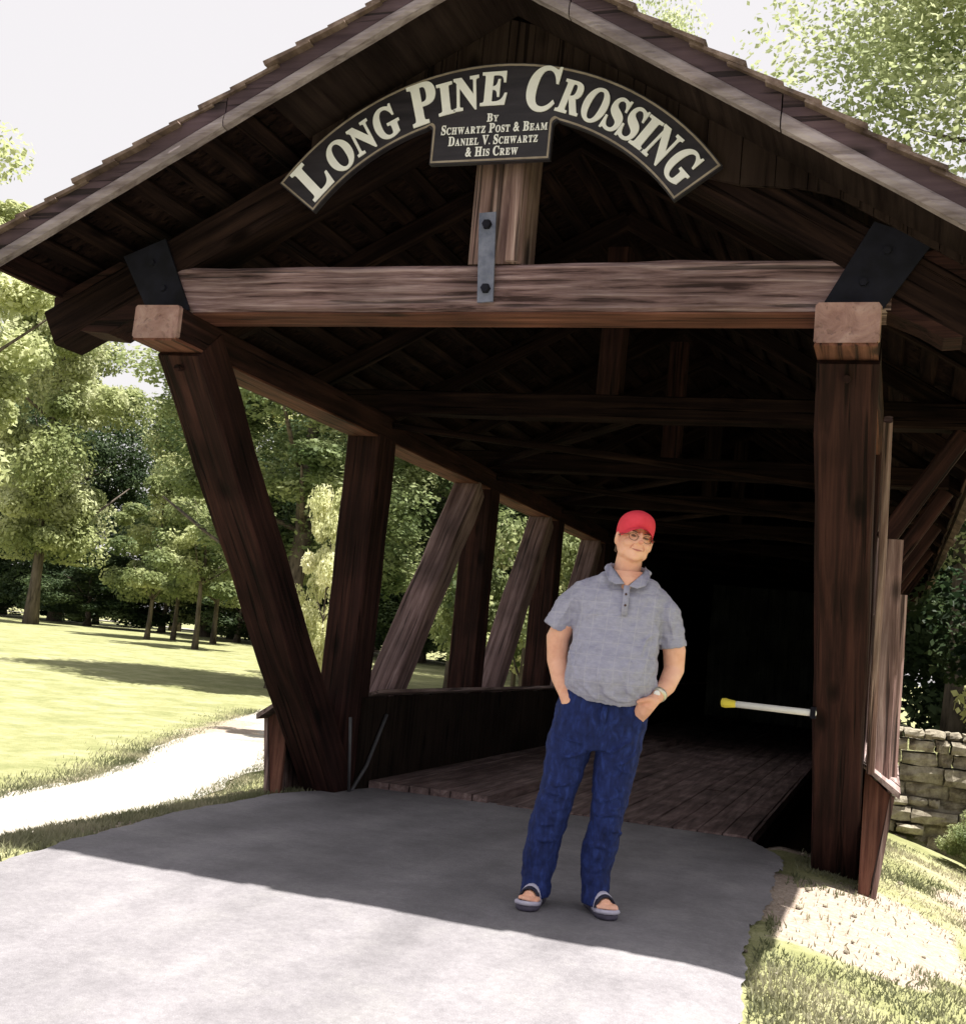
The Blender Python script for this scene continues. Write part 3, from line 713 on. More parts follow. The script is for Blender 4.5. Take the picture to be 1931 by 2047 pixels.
# row of park trees with visible trunks on the lawn
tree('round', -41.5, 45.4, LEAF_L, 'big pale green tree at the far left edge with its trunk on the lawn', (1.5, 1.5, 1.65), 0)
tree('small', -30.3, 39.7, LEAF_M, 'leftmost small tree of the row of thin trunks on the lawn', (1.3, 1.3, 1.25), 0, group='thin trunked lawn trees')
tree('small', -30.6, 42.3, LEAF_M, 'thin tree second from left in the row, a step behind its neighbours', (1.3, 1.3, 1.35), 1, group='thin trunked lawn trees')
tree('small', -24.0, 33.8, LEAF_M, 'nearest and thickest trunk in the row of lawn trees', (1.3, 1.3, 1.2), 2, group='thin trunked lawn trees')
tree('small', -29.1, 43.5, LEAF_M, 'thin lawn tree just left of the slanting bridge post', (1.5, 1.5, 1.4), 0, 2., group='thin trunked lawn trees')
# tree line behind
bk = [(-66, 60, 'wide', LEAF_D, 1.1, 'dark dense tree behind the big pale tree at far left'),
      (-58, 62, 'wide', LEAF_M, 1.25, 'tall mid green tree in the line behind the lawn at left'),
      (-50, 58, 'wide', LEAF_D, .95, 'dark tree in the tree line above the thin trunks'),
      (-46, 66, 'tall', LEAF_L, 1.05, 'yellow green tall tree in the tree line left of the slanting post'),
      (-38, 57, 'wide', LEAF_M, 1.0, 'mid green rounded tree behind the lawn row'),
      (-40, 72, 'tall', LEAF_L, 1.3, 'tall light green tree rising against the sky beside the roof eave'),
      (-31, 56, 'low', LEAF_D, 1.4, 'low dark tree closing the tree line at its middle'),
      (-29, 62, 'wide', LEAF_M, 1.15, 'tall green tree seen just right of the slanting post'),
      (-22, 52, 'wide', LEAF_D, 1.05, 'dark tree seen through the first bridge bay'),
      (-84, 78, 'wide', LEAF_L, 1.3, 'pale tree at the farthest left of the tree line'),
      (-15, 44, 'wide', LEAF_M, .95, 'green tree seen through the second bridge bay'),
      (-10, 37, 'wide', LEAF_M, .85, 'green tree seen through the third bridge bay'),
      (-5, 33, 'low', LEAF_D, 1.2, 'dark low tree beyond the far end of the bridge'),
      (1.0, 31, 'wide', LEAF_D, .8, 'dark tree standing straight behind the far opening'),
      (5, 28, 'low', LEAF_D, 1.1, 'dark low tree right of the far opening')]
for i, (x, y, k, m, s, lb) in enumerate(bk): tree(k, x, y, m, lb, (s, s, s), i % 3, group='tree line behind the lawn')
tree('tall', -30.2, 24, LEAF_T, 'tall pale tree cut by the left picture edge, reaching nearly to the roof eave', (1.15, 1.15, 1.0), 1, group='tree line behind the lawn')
# brush under the tree line
for i in range(16):
    t = i/15; x = -78+62*t; y = 66-16*t+3*math.sin(i*2.1)
    tree('low', x, y, LEAF_D, 'dark shrub in the shaded undergrowth along the foot of the tree line', (1.1, .9, .5), i % 2, group='undergrowth shrubs', name='shrub', cat='shrub')
# the big tree whose shade lies on the lawn behind the slanting post, and a pale young one
tree('near', -11.9, 18.6, LEAF_M, 'leafy green tree standing behind the slanting left post, shading the lawn', (.85, 1.0, .62), 0, group='trees near the bridge')
tree('near', -9.4, 24.0, LEAF_D, 'green tree filling the second bay of the left truss', (.8, .8, .62), 1, group='trees near the bridge')
tree('small', -6.22, 8.9, LEAF_P, 'young pale leaved tree glowing beside the first upright post', (.30, .30, .63), 1, group='trees near the bridge')
tree('bush', -5.0, 15.5, LEAF_M, 'green bush outside the third bay of the left truss', (1.3, 1.3, 1.6), 0, group='bushes near the bridge', name='bush', cat='bush')
tree('bush', -7.0, 21.5, LEAF_L, 'light green bush outside the second bay of the left truss', (1.5, 1.5, 1.7), 0, group='bushes near the bridge', name='bush', cat='bush')
# right-hand side
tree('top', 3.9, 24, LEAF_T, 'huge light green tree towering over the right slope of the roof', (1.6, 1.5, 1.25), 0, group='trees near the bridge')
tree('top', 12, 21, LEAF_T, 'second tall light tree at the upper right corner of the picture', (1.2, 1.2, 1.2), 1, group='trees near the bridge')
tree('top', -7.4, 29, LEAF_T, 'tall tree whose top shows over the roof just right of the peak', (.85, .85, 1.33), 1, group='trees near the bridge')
tree('low', 4.6, 10.5, LEAF_D, 'dark leafy tree in shade right of the bridge wall', (.62, .62, .55), 0, group='trees near the bridge')
tree('wide', 9.5, 17, LEAF_D, 'broad dark tree behind the stone wall', (.7, .7, .55), 1, group='trees near the bridge')
tree('bush', 4.1, 6.2, LEAF_L, 'sunlit yellow green bush at the right edge beyond the stone wall', (.9, .9, 1.2), 0, group='bushes near the bridge', name='bush', cat='bush')
tree('bush', 3.3, 2.9, LEAF_M, 'small green bush growing against the stone wall', (.35, .3, .28), 0, group='bushes near the bridge', name='bush', cat='bush')
tree('bush', 2.75, 2.7, LEAF_M, 'weedy tuft at the foot of the stone wall near the bridge', (.2, .2, .2), 0, group='bushes near the bridge', name='bush', cat='bush')

# ------------------------------------------------------------------ grass blades
def blades(n, fn, h0, h1, seed, name):
    rs = random.Random(seed); vs = []; fs = []
    while len(fs) < n:
        p = fn(rs)
        if p is None: continue
        x, y = p; z = g(x, y)-.025; h = rs.uniform(h0, h1); a = rs.uniform(0, 6.28); w_ = rs.uniform(.0025, .006); lx, ly = rs.gauss(0, .35)*h, rs.gauss(0, .35)*h
        dx, dy = math.cos(a)*w_, math.sin(a)*w_; k = len(vs)
        vs += [(x-dx, y-dy, z), (x+dx, y+dy, z), (x+dx*.7+lx*.4, y+dy*.7+ly*.4, z+h*.6), (x+lx, y+ly, z+h)]
        fs.append((k, k+1, k+2, k+3))
    o = obj(name, vs, fs, GRASSM); tag(o, kind='stuff'); return o
def fr_(rs):
    x = 1.5+abs(rs.gauss(0, 1.1)); y = rs.uniform(-5.2, 2.6)
    if x < interp(RT, y)+.03: return None
    q = math.hypot((x-1.85)/.62, (y+1.1)/.95)+.22*nz(x, y, 3.1)
    d = 1-sm((q-.75)/.4); q2 = math.hypot((x-3.1)/.75, (y-.6)/2.0)+.25*nz(x, y, 2.); d = max(d, .9*(1-sm((q2-.7)/.4)))
    if rs.random() < d*.97: return None
    if nz(x, y, 4.3)+rs.uniform(-.6, .6) < -.35: return None
    return x, y
gr = blades(46000, fr_, .012, .04, 1, 'grass'); tag(gr, 'patchy grass on the bare slope right of the asphalt', 'grass')
def fl_(rs):
    y = rs.uniform(-3.6, 3.2); x = -1.72-abs(rs.gauss(0, 1.2))
    if x > interp(LT, y)-.02: return None
    if y > .2 and x > -2.1: return None
    if x < -3.9 and y > -1: return None
    return x, y
gr = blades(22000, fl_, .02, .055, 2, 'grass'); tag(gr, 'green grass verge left of the asphalt', 'grass')
def pe_(rs):
    c = pa if rs.random() < .5 else pb; i = rs.randint(0, 7); t = rs.random(); (x0, y0), (x1, y1) = c[i], c[i+1]
    sgn = 1 if c is pa else -1; o_ = abs(rs.gauss(0, .28))-.10
    return x0+(x1-x0)*t+sgn*o_, y0+(y1-y0)*t+rs.gauss(0, .1)
gr = blades(24000, pe_, .02, .06, 5, 'grass'); tag(gr, 'ragged grass edging the pale gravel path', 'grass')
# pebbles and grit on the bare earth
mb = MB(); rs = random.Random(8)
for i in range(70):
    x = rs.uniform(1.45, 3.3); y = rs.uniform(-3, .8); r = rs.uniform(.006, .02)*(2 if rs.random() < .05 else 1)
    mb.ell((x, y, g(x, y)-.01), (r, r*rs.uniform(.7, 1.2), r*.7), 6, 4)
tag(mb.build('pebbles', STONE), 'small pebbles scattered over the bare earth right of the asphalt', 'pebbles', kind='stuff')
# ------------------------------------------------------------------ person
PM = Matrix(((.971, .241, 0, .66), (.241, -.971, 0, -2.35), (0, 0, 1, .004), (0, 0, 0, 1)))   # local x = picture right, local y = towards the camera
def W3(p): return PM @ Vector(p)
SKIN = mat('skin', [(.66, .32, .22), (.78, .43, .30), (.84, .50, .37)], scale=(9, 9, 9), rough=.55, bump=.03, spec=.35)
SKIN.node_tree.nodes['Principled BSDF'].inputs['Subsurface Weight'].default_value = .12
SKIN.node_tree.nodes['Principled BSDF'].inputs['Subsurface Radius'].default_value = (.02, .008, .004)
SHIRT = mat('heather_knit', [(.27, .27, .36), (.32, .32, .42), (.37, .37, .475)], scale=(26, 26, 60), detail=9, rough=.9, bump=.9, bscale=(9, 9, 5), noise_rough=.75)
n, L = N(SHIRT); b = n['Principled BSDF']; cr = [x for x in n if x.type == 'VALTORGB'][0]; tc = [x for x in n if x.type == 'TEX_COORD'][0]
sx = n.new('ShaderNodeSeparateXYZ'); L.new(tc.outputs['Object'], sx.inputs[0])                # faint woven windowpane lines
def lines(sock, freq):
    a = n.new('ShaderNodeMath'); a.operation = 'MULTIPLY'; a.inputs[1].default_value = freq; L.new(sock, a.inputs[0])
    f = n.new('ShaderNodeMath'); f.operation = 'FRACT'; L.new(a.outputs[0], f.inputs[0])
    c = n.new('ShaderNodeMath'); c.operation = 'LESS_THAN'; c.inputs[1].default_value = .07; L.new(f.outputs[0], c.inputs[0]); return c
mxm = n.new('ShaderNodeMath'); mxm.operation = 'MAXIMUM'; L.new(lines(sx.outputs[0], 16).outputs[0], mxm.inputs[0]); L.new(lines(sx.outputs[2], 17).outputs[0], mxm.inputs[1])
mf = n.new('ShaderNodeMath'); mf.operation = 'MULTIPLY'; mf.inputs[1].default_value = .26; L.new(mxm.outputs[0], mf.inputs[0])
mc = n.new('ShaderNodeMix'); mc.data_type = 'RGBA'; mc.inputs[7].default_value = (.46, .45, .50, 1); L.new(mf.outputs[0], mc.inputs[0]); L.new(cr.outputs[0], mc.inputs[6]); L.new(mc.outputs[2], b.inputs['Base Color'])
DENIM = mat('blue_denim', [(.004, .009, .050), (.009, .019, .098), (.020, .042, .19)], scale=(40, 40, 16), detail=9, rough=.85, bump=.55, bscale=(8, 8, 15), dist=.6, pos=(.3, .74))
CAPM = mat('red_cap_cloth', [(.62, .035, .06), (.74, .055, .09)], scale=(14, 14, 14), rough=.75, bump=.12)
HAIR = mat('brown_grey_hair', [(.07, .045, .03), (.16, .11, .08)], scale=(60, 60, 10), rough=.6, bump=.5)
DARKP = mat('dark_glass_frame', [(.05, .02, .018), (.09, .04, .03)], rough=.35, bump=0)
EYE = mat('eye_dark', [(.10, .05, .04), (.16, .09, .07)], rough=.3, bump=0)
NOSE = mat('ruddy_shaded_skin', [(.60, .24, .17), (.70, .32, .23)], rough=.5, bump=0)
LIP = mat('lip', [(.42, .15, .13), (.5, .2, .17)], rough=.5, bump=0)
SOLE = mat('sandal_rubber', [(.05, .045, .07), (.09, .08, .12)], scale=(20, 20, 20), rough=.7, bump=.1)
STRAPM = mat('sandal_strap_pale', [(.38, .36, .48), (.52, .50, .60)], scale=(20, 20, 20), rough=.6, bump=.1)
STRAPD = mat('sandal_strap_dark', [(.012, .012, .03), (.03, .028, .05)], scale=(20, 20, 20), rough=.6, bump=.1)
WATCH = mat('watch_metal', [(.55, .52, .42), (.75, .72, .6)], scale=(40, 40, 40), rough=.3, bump=0); WATCH.node_tree.nodes['Principled BSDF'].inputs['Metallic'].default_value = .6
PR = empty('person', (.66, -2.35, .004)); tag(PR, 'man in red cap, grey polo shirt and jeans standing hands in pockets before the bridge', 'person')
def pbuild(mb, name, m, voxel=None, smooth=4, parent=None, disp=None, sub=0):
    o = obj(name, [W3(p)-PR.location for p in mb.v], mb.f, m, parent or PR, True)
    bm = bmesh.new(); bm.from_mesh(o.data); bmesh.ops.recalc_face_normals(bm, faces=bm.faces[:]); bm.to_mesh(o.data); bm.free()
    if voxel:
        r = o.modifiers.new('r', 'REMESH'); r.mode = 'VOXEL'; r.voxel_size = voxel; r.use_smooth_shade = True
        s_ = o.modifiers.new('s', 'SMOOTH'); s_.factor = .5; s_.iterations = smooth
    if disp:
        tx = bpy.data.textures.new(name, 'CLOUDS'); tx.noise_scale = disp[1]; tx.noise_depth = 2
        d_ = o.modifiers.new('d', 'DISPLACE'); d_.texture = tx; d_.strength = disp[0]; d_.mid_level = .5; d_.texture_coords = 'LOCAL'
    if sub: o.modifiers.new('u', 'SUBSURF').levels = sub; o.modifiers['u'].render_levels = sub
    return o
def ring(c, ru, rf, n=28, p=2.3, tilt=0., dz=None):
    out = []
    for i in range(n):
        a = 2*math.pi*i/n; ca, sa = math.cos(a), math.sin(a)
        x = math.copysign(abs(ca)**(2/p), ca)*ru; y = math.copysign(abs(sa)**(2/p), sa)*rf
        out.append((c[0]+x, c[1]+y, c[2]+x*tilt+(dz(x, y) if dz else 0)))
    return out
# --- head in its own frame (z up, y forward), then posed
HC = Vector((.192, .0, 1.655))
HR = Matrix.Rotation(math.radians(8), 3, 'Y') @ Matrix.Rotation(math.radians(5), 3, 'X') @ Matrix.Rotation(math.radians(-14), 3, 'Z')
def H(p): return HC+HR@Vector(p)
hb = MB()
def he(c, r): hb.ell(H(c), r, 18, 12, HR)
he((0, -.018, .035), (.078, .095, .092))      # cranium
he((0, .012, -.02), (.068, .078, .085))       # face
he((0, .035, -.068), (.047, .048, .036))      # jaw
he((0, .062, -.086), (.024, .022, .018))      # chin
for s in (-1, 1):
    he((s*.038, .058, -.028), (.026, .026, .022))   # cheek
    he((s*.043, .014, -.060), (.026, .040, .030)); he((s*.054, .004, -.034), (.020, .042, .038))   # jaw corner
    he((s*.031, .074, .022), (.024, .014, .010))    # brow ridge
    he((s*.080, -.008, -.008), (.009, .019, .031))  # ear
    he((s*.083, -.002, .008), (.007, .012, .014))
    he((s*.012, .096, -.024), (.009, .009, .008))   # nostril wing
    he((s*.014, .080, -.050), (.016, .010, .007))   # upper lip mound
he((0, .090, .002), (.0105, .018, .028)); he((0, .111, -.019), (.0165, .016, .0135)); he((0, .101, -.002), (.009, .012, .016))
he((0, .076, -.063), (.020, .010, .007))
# --- body skin: neck, torso core, arms, hands, legs, feet in one remeshed surface
hb.tube([(.165, -.02, 1.42), (.170, -.022, 1.50), (.180, -.022, 1.60)], [.080, .063, .058], 20)
hb.tube([(.150, -.005, .95), (.148, .01, 1.15), (.15, -.01, 1.36), (.16, -.015, 1.45)], [.13, .135, .12, .085], 20)
hb.tube([(.0, -.01, 1.37), (-.078, -.015, 1.29), (-.118, -.03, 1.18), (-.112, -.035, 1.08), (-.088, .01, 1.0), (-.060, .06, .935)], [.045, .048, .053, .047, .042, .031], 18)
hb.tube([(.30, -.01, 1.37), (.374, -.01, 1.29), (.412, -.02, 1.17), (.417, -.03, 1.085), (.385, .03, 1.01), (.338, .105, .955)], [.045, .048, .052, .047, .041, .028], 18)
# right-of-picture hand: back of the hand on the pocket edge, thumb hooked outside, fingers going in
hw = Vector((.336, .108, .953))
hb.tube([hw, (.318, .122, .938), (.303, .128, .920), (.292, .112, .896), (.28, .08, .87)], [.027, .032, .034, .031, .026], 14)
for i, (dx, dz) in enumerate([(.268, .926), (.272, .912), (.284, .902), (.298, .898)]):
    hb.tube([(dx+.022, .130-.006*i, dz+.012), (dx, .132-.006*i, dz), (dx-.010, .108, dz-.03), (dx-.014, .07, dz-.06)], [.0115, .0125, .0105, .009], 8)
hb.tube([(.322, .140, .950), (.296, .158, .948), (.270, .158, .940), (.255, .148, .930)], [.014, .0125, .0115, .009], 8)
# left-of-picture hand sunk in the pocket up to the wrist
hb.tube([(-.060, .06, .935), (-.045, .070, .905), (-.030, .068, .87)], [.031, .033, .030], 14)
for i in range(4): hb.tube([(-.050+.014*i, .066, .875), (-.040+.014*i, .066, .84), (-.030+.012*i, .064, .805)], [.0095, .009, .008], 8)
hb.tube([(-.034, .080, .930), (-.010, .088, .905), (.002, .085, .880)], [.013, .0115, .010], 8)
for (hx, kx, ax) in ((.01, -.055, -.108), (.20, .182, .142)):
    hb.tube([(hx, 0, .86), (hx-.01*(1 if hx < .1 else -.5), .0, .72), (kx, .015, .47), (ax, -.035, .12), (ax, -.035, .06)], [.10, .075, .055, .04, .036], 16)
FT = [((-.108, -.05), (-.152, .16)), ((.142, -.05), (.205, .15))]
for i, (h_, t_) in enumerate(FT):
    h3 = Vector((h_[0], h_[1], .052)); t3 = Vector((t_[0], t_[1], .044)); d = (t3-h3).normalized(); sd_ = Vector((d.y, -d.x, 0))
    hb.tube([h3-d*.02, h3+d*.06+Vector((0, 0, .006)), h3+d*.13, h3+d*.17], [.032, .035, .034, .029], 16)
    for k in range(5):
        o_ = (k-2)*.0175*(1 if i == 0 else -1); ln = [.040, .036, .031, .026, .02][k if i else k]; rr = [.0135, .0105, .0098, .0092, .0085][k]
        # big toe on the inner side
        side = sd_*(-(k-2)*.0185) if i else sd_*((k-2)*.0185)
        side = side if i == 0 else side
        b0 = h3+d*.165+side*(-1 if i == 0 else 1)*(1 if i == 0 else 1)
        hb.tube([b0-d*.01+Vector((0, 0, -.004)), b0+d*ln*.6+Vector((0, 0, -.001)), b0+d*ln+Vector((0, 0, -.010))], [rr*1.1, rr, rr*.8], 8)
body = pbuild(hb, 'body', SKIN, .0048, 3)
# --- jeans
jb = MB()
def dzh(x, y): return 0
jb.loft([ring((.10, .0, .70), .185, .105), ring((.103, -.005, .78), .205, .125), ring((.108, -.002, .86), .209, .135), ring((.113, .0, .93), .202, .135), ring((.116, .0, .965), .196, .13)])
jb.loft([ring((.012, 0, .84), .115, .115, 24), ring((-.018, .005, .72), .106, .100, 24), ring((-.036, .012, .62), .094, .088, 24), ring((-.055, .022, .50), .082, .080, 24), ring((-.083, .012, .385), .084, .082, 24), ring((-.100, -.008, .28), .078, .08, 24), ring((-.113, -.022, .17), .077, .083, 24), ring((-.118, -.018, .10), .066, .088, 24), ring((-.119, -.006, .06), .068, .098, 24), ring((-.121, -.004, .038), .066, .098, 24)])
jb.loft([ring((.190, 0, .84), .120, .115, 24), ring((.194, .005, .72), .104, .100, 24), ring((.186, .012, .62), .094, .088, 24), ring((.177, .022, .50), .083, .080, 24), ring((.167, .012, .39), .071, .078, 24), ring((.149, -.008, .27), .079, .08, 24), ring((.138, -.022, .17), .068, .080, 24), ring((.143, -.018, .10), .062, .088, 24), ring((.147, -.006, .06), .063, .098, 24), ring((.149, -.004, .032), .062, .098, 24)])
rg = random.Random(4)
for lx in (0, 1):                                                      # creases behind the knee, at the thigh and stacked on the hem
    cx = (lambda z: interp([(.06, -.119), (.17, -.113), (.28, -.100), (.385, -.083), (.5, -.055), (.62, -.036), (.72, -.018), (.84, .012)], z)) if lx == 0 else (lambda z: interp([(.05, .146), (.1, .143), (.17, .138), (.27, .149), (.39, .167), (.5, .177), (.62, .186), (.72, .194), (.84, .19)], z))
    for z0 in (.075, .105, .135, .165, .205, .29, .36, .43, .465, .50, .54, .62, .68, .73):
        a0 = rg.uniform(.2, 1.2); a1 = a0+rg.uniform(1., 1.9); dz = rg.uniform(-.03, .03); pts = []
        rr = interp([(.05, .064), (.17, .074), (.27, .079), (.385, .08), (.5, .083), (.62, .094), (.72, .105), (.84, .116)], z0); rf = rr+.001; cyy = interp([(.05, -.005), (.10, -.018), (.17, -.022), (.27, -.008), (.39, .012), (.5, .022), (.62, .012), (.84, 0)], z0)
        for k in range(7):
            a = a0+(a1-a0)*k/6; z = z0+dz*(k/6-.5)*2+.008*math.sin(k)
            pts.append((cx(z)+math.cos(a)*rr*1.0, cyy+math.sin(a)*rf, z))
        jb.tube(pts, [.002]+[rg.uniform(.005, .010)]*5+[.002], 8)
jb.tube([(.02, .100, .80), (.07, .112, .765), (.10, .100, .745)], [.003, .009, .003], 8)
jb.tube([(.20, .100, .80), (.15, .112, .765), (.12, .100, .745)], [.003, .009, .003], 8)
jb.ell((-.030, .068, .855), (.052, .046, .060), 16, 10); jb.ell((.262, .066, .835), (.046, .044, .055), 16, 10)
jeans = pbuild(jb, 'jeans', DENIM, .0055, 3, disp=(.018, .055))
fl = MB(); fl.loft([ring((.117, .142, .90), .016, .006, 10), ring((.114, .135, .85), .014, .006, 10), ring((.11, .118, .79), .008, .005, 10)]); pbuild(fl, 'fly', DENIM)
bt = MB(); bt.tube([(.117, .142, .925), (.117, .150, .925)], [.008, .007], 10); pbuild(bt, 'button', WATCH)
# --- polo shirt
sb_ = MB()
hem = lambda x, y: (.05*(abs(x)/.2)**2 if y > -.02 else .02)-.012*(x/.2)
sb_.loft([ring((.126, .008, .905), .184, .146, 32, dz=hem), ring((.132, .018, .945), .207, .168, 32, dz=lambda x, y: .5*hem(x, y)), ring((.135, .034, 1.01), .205, .192, 32), ring((.137, .036, 1.08), .200, .192, 32), ring((.142, .022, 1.17), .194, .162, 32), ring((.146, .010, 1.25), .197, .140, 32), ring((.149, .002, 1.33), .207, .128, 32, tilt=-.02), ring((.147, -.006, 1.392), .226, .112, 32, p=2.4), ring((.150, -.010, 1.432), .202, .092, 32, p=2.2), ring((.155, -.014, 1.468), .155, .080, 32, p=2), ring((.166, -.016, 1.50), .092, .074, 32, p=2)])
sb_.tube([(.04, -.008, 1.37), (-.022, -.008, 1.376), (-.073, -.012, 1.328), (-.126, -.02, 1.235), (-.133, -.02, 1.222)], [.055, .068, .068, .064, .063], 20)
sb_.tube([(.26, -.008, 1.37), (.322, -.008, 1.374), (.366, -.012, 1.32), (.402, -.02, 1.20), (.406, -.02, 1.183)], [.055, .068, .068, .063, .063], 20)
for pts, r_ in (([(.07, .175, 1.08), (.085, .197, 1.02), (.12, .196, .965), (.17, .190, .935), (.24, .165, .935)], .011),
                ([(.155, .185, 1.10), (.185, .192, 1.03), (.22, .182, .975), (.27, .150, .945)], .010),
                ([(-.01, .125, 1.27), (.03, .148, 1.30), (.07, .146, 1.31)], .008), ([(.31, .110, 1.24), (.27, .150, 1.20), (.25, .165, 1.13)], .009),
                ([(.30, .12, 1.30), (.32, .10, 1.24), (.315, .10, 1.15)], .009), ([(-.06, .10, 1.13), (-.03, .13, 1.05), (.0, .15, .98)], .008),
                ([(-.055, .055, 1.38), (-.09, .052, 1.31), (-.12, .045, 1.25)], .007), ([(.36, .058, 1.36), (.385, .052, 1.28), (.40, .045, 1.22)], .007),
                ([(.02, .160, .99), (.07, .178, .94), (.13, .178, .915)], .007)):
    def sy(x, z):
        T = [(.905, .128, .012, .192, .150), (.945, .132, .018, .207, .168), (1.01, .135, .034, .205, .192), (1.08, .137, .036, .2, .192), (1.17, .142, .022, .194, .162), (1.25, .146, .010, .197, .14), (1.33, .149, .002, .207, .128), (1.40, .15, -.006, .215, .112)]
        cx, cy, ru, rf = [interp([(t[0], t[k]) for t in T], z) for k in (1, 2, 3, 4)]
        return cy+rf*max(0, 1-abs((x-cx)/ru)**2.3)**(1/2.3)
    pts = [(p[0], sy(p[0], p[2])-.001 if -.05 < p[0] < .33 else p[1], p[2]) for p in pts]
    n_ = len(pts); sb_.tube([(p[0], p[1], p[2]) for p in pts], [.005]+[r_*1.55]*(n_-2)+[.005], 8)
shirt = pbuild(sb_, 'polo_shirt', SHIRT, .0055, 2, disp=(.026, .06))
# open neck: bare V of chest over the shirt front, collar wings and placket
ch = MB(); ch.loft([[(.105, .062, 1.507), (.245, .062, 1.507), (.24, .05, 1.512), (.11, .05, 1.512)], [(.128, .092, 1.480), (.222, .092, 1.480), (.22, .07, 1.486), (.13, .07, 1.486)], [(.155, .1085, 1.450), (.188, .1085, 1.450), (.186, .09, 1.452), (.157, .09, 1.452)], [(.167, .112, 1.432), (.173, .112, 1.432), (.173, .1, 1.434), (.167, .1, 1.434)]])
pbuild(ch, 'chest', SKIN, .004, 2, parent=body)
def wing(s, pts):
    mb = MB(); top = [Vector(p) for p in pts]; back = [p+Vector((0, -.007, -.003)) for p in top]; k = len(top)
    mb.add(top+back, [tuple(range(k)), tuple(range(k, 2*k))[::-1]]+[(i, k+i, k+(i+1) % k, (i+1) % k) for i in range(k)])
    o = pbuild(mb, 'collar', SHIRT, parent=shirt); b_ = o.modifiers.new('b', 'BEVEL'); b_.width = .002; b_.segments = 2
wing(-1, [(.098, -.005, 1.548), (.094, .045, 1.530), (.120, .088, 1.500), (.160, .122, 1.448), (.122, .128, 1.442), (.088, .112, 1.458), (.070, .060, 1.502), (.078, .0, 1.525)])
wing(1, [(.250, -.005, 1.542), (.252, .045, 1.524), (.232, .088, 1.494), (.180, .122, 1.440), (.216, .130, 1.430), (.254, .112, 1.446), (.274, .060, 1.492), (.266, .0, 1.520)])
bc = MB(); bc.tube([(.078, .02, 1.515), (.085, -.055, 1.530), (.130, -.088, 1.540), (.20, -.090, 1.538), (.255, -.06, 1.524), (.270, .015, 1.508)], .012, 10); pbuild(bc, 'collar', SHIRT, parent=shirt)
pk = MB(); pk.loft([[(.158, .120, 1.440), (.186, .120, 1.440), (.186, .11, 1.44), (.158, .11, 1.44)], [(.156, .139, 1.365), (.184, .139, 1.365), (.184, .12, 1.365), (.156, .12, 1.365)], [(.154, .147, 1.305), (.182, .147, 1.305), (.182, .13, 1.305), (.154, .13, 1.305)]]); pbuild(pk, 'placket', SHIRT, parent=shirt)
for z, y in ((1.40, .133), (1.35, .144)):
    bt = MB(); bt.tube([(.170, y, z), (.170, y+.005, z)], [.0055, .005], 10); pbuild(bt, 'button', DARKP, parent=shirt)
# --- cap: dome, button, curved brim
cp = MB(); rings = []
HT = HR @ Matrix.Rotation(math.radians(6), 3, 'X')
def C3(p): return HC+HR@Vector(p)
for (z, ru, rf, cy) in ((.004, .0815, .098, -.018), (.020, .083, .100, -.018), (.045, .086, .104, -.017), (.075, .085, .102, -.014), (.100, .077, .092, -.010), (.120, .060, .072, -.008), (.132, .036, .044, -.010), (.137, .012, .014, -.01)):
    rr = []
    for i in range(32):
        a = 2*math.pi*i/32; x, y = math.cos(a)*ru, math.sin(a)*rf
        front = max(0, math.sin(a))**1.5
        zz = z+(.040*front if z < .01 else .032*front if z < .03 else .020*front if z < .06 else .012*front*(1 if z < .11 else .4)); rr.append(C3((x*(1+.03*front), cy+y, zz)))
    rings.append(rr)
cp.loft(rings, False); k_ = len(cp.v)-32; cp.f.append(tuple(k_+i for i in range(32))); cap = pbuild(cp, 'cap', CAPM, sub=1)
br = MB(); rings = []
for i in range(13):                                                    # brim curves down at both sides
    t = (i-6)/6; x = t*.079; drop = -.040*t*t; back = .078*math.sqrt(max(0, 1-(t*.93)**2))-.012
    reach = back+.058*math.sqrt(max(0, 1-(t*.98)**2))+.004
    z0 = .052+drop; z1 = .036+drop*1.1
    rings.append([C3((x, back-.012, z0+.003)), C3((x, (back+reach)/2, (z0+z1)/2+.007)), C3((x, reach, z1+.002)), C3((x, reach, z1-.001)), C3((x, (back+reach)/2, (z0+z1)/2+.003)), C3((x, back-.012, z0-.001))])
br.loft(rings); pbuild(br, 'brim', CAPM, parent=cap, sub=1)
bt = MB(); bt.ell(C3((0, -.01, .139)), (.007, .007, .004), 10, 6); pbuild(bt, 'cap_button', CAPM, parent=cap)
# --- hair below the cap at the sides and back
hr = MB()
hr.ell(C3((0, -.052, -.005)), (.074, .058, .058), 18, 12, HR)
for s in (-1, 1): hr.ell(C3((s*.073, -.014, .010)), (.007, .028, .024), 12, 8, HR)
for k in range(3): hr.tube([C3((-.062+.002*k, -.03-.005*k, -.02)), C3((-.066+.004*k, -.045-.004*k, -.05)), C3((-.066+.005*k, -.05, -.065-.002*k))], [.008, .006, .003], 6)
pbuild(hr, 'hair', HAIR, .004, 2)
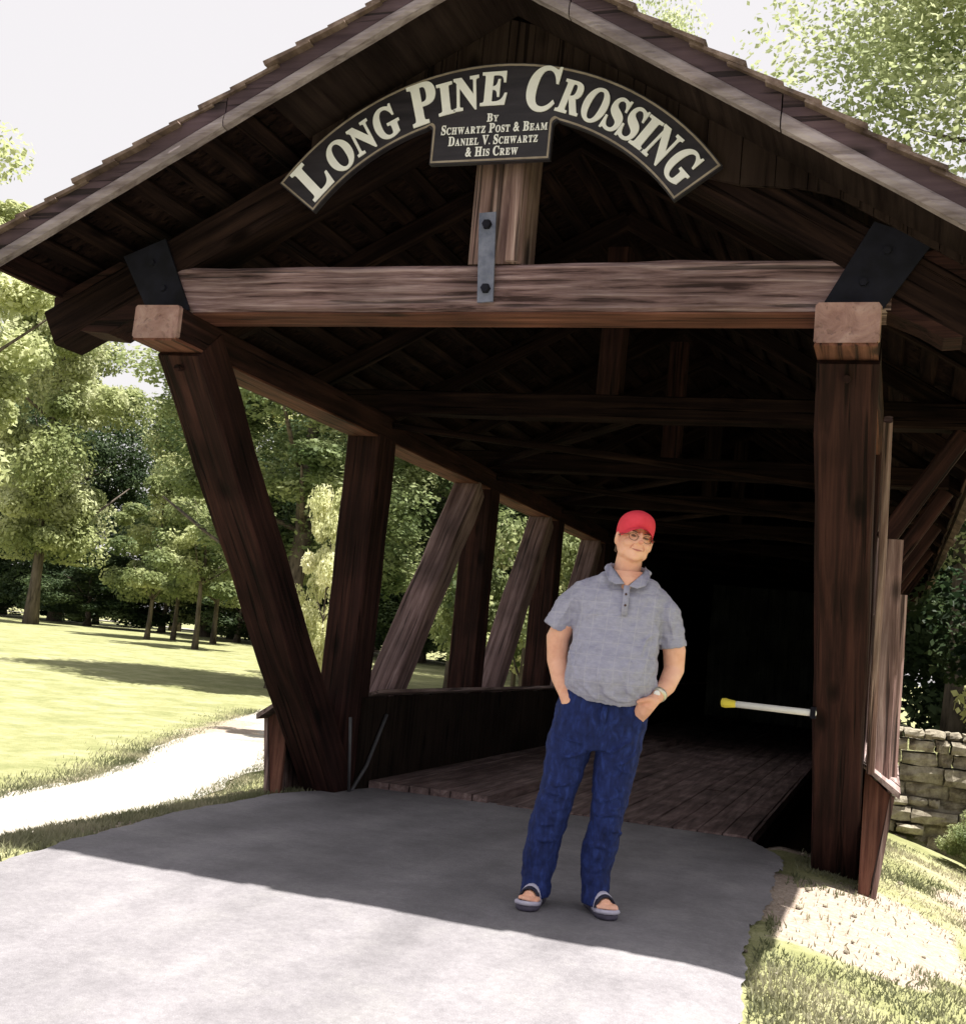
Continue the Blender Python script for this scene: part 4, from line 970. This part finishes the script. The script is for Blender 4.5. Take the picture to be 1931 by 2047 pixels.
# --- eyes, brows, glasses, mouth
for s in (-1, 1):
    e = MB(); e.ell(C3((s*.031, .0835, .004)), (.0125, .006, .0048), 12, 8, HR); pbuild(e, 'eye', EYE)
    e = MB(); e.tube([C3((s*.048, .077, .020)), C3((s*.034, .088, .025)), C3((s*.016, .088, .021))], [.002, .0035, .003], 6); pbuild(e, 'eyebrow', HAIR)
gl = MB()
for s in (-1, 1):
    pts = [C3((s*.033+.021*math.cos(a), .097-.004*abs(math.cos(a)), -.002+.017*math.sin(a))) for a in [2*math.pi*k/20 for k in range(21)]]
    gl.tube(pts, .0013, 6); gl.tube([C3((s*.054, .093, .004)), C3((s*.078, .06, .006)), C3((s*.082, .0, .004))], .0014, 6)
gl.tube([C3((-.012, .098, .002)), C3((0, .103, .005)), C3((.012, .098, .002))], .0015, 6)
pbuild(gl, 'glasses', DARKP)
ns = MB(); ns.ell(C3((0, .1165, -.022)), (.0135, .012, .0115), 14, 10, HR); pbuild(ns, 'nose_tip', NOSE)  # ruddy tip, coloured darker to stand in for shade under the nose
for s in (-1, 1):
    ns = MB(); ns.tube([C3((s*.020, .0935, -.030)), C3((s*.030, .084, -.043)), C3((s*.034, .074, -.056))], [.001, .0022, .001], 6); pbuild(ns, 'smile_line', NOSE)
lp = MB(); lp.tube([C3((-.032, .074, -.050)), C3((-.015, .088, -.0565)), C3((0, .092, -.058)), C3((.015, .088, -.0565)), C3((.033, .073, -.0505))], [.001, .0032, .0038, .0032, .001], 8); pbuild(lp, 'mouth', LIP)
# --- watch
wc = MB(); c_ = Vector((.352, .086, .972)); ax = (Vector((.338, .105, .955))-Vector((.385, .03, 1.01))).normalized()
wc.tube([c_-ax*.009, c_+ax*.009], [.036, .0345], 20); wt = pbuild(wc, 'watch', WATCH)
wf = MB(); q_ = c_+Vector((-.012, .034, .004)); wf.ell(q_, (.015, .006, .015), 14, 8); pbuild(wf, 'dial', WHITEP, parent=wt)
# --- sandals
for i, (h_, t_) in enumerate(FT):
    h3 = Vector((h_[0], h_[1], 0)); t3 = Vector((t_[0], t_[1], 0)); d = (t3-h3).normalized(); sd_ = Vector((d.y, -d.x, 0))
    def Q(a, s_, z): return h3+d*a+sd_*s_+Vector((0, 0, z))
    prof = [(-.055, .012), (-.045, .030), (0, .037), (.06, .036), (.12, .043), (.17, .048), (.205, .044), (.228, .028), (.235, .010)]
    ol = [(a, b_) for a, b_ in prof]+[(a, -b_) for a, b_ in prof[::-1]]
    so = MB(); so.loft([[Q(a, s_*1.0, 0) for a, s_ in ol], [Q(a*1.0, s_*1.05, .010) for a, s_ in ol], [Q(a, s_, .026) for a, s_ in ol]])
    sl = pbuild(so, 'sandal', SOLE)
    bp_ = MB(); bp_.tube([Q(.165, -.047, .026), Q(.205, -.044, .030), Q(.232, -.022, .032), Q(.238, 0, .033), Q(.232, .022, .032), Q(.205, .044, .030), Q(.165, .047, .026)], .010, 8); pbuild(bp_, 'toe_guard', STRAPM, parent=sl)
    for (a0, a1, zt, mm, wdt) in ((.105, .150, .096, STRAPM, .047), (.146, .172, .088, STRAPD, .048), (.075, .100, .106, STRAPD, .044)):
        st_ = MB(); rings = []
        for k in range(11):
            th = math.pi*k/10; s_ = math.cos(th)*wdt; z = .018+math.sin(th)**.8*(zt-.018)
            rings.append([Q(a0, s_, z+.004), Q(a1, s_, z), Q(a1, s_*.93, z-.006), Q(a0, s_*.93, z-.002)])
        st_.loft(rings); pbuild(st_, 'strap', mm, parent=sl)
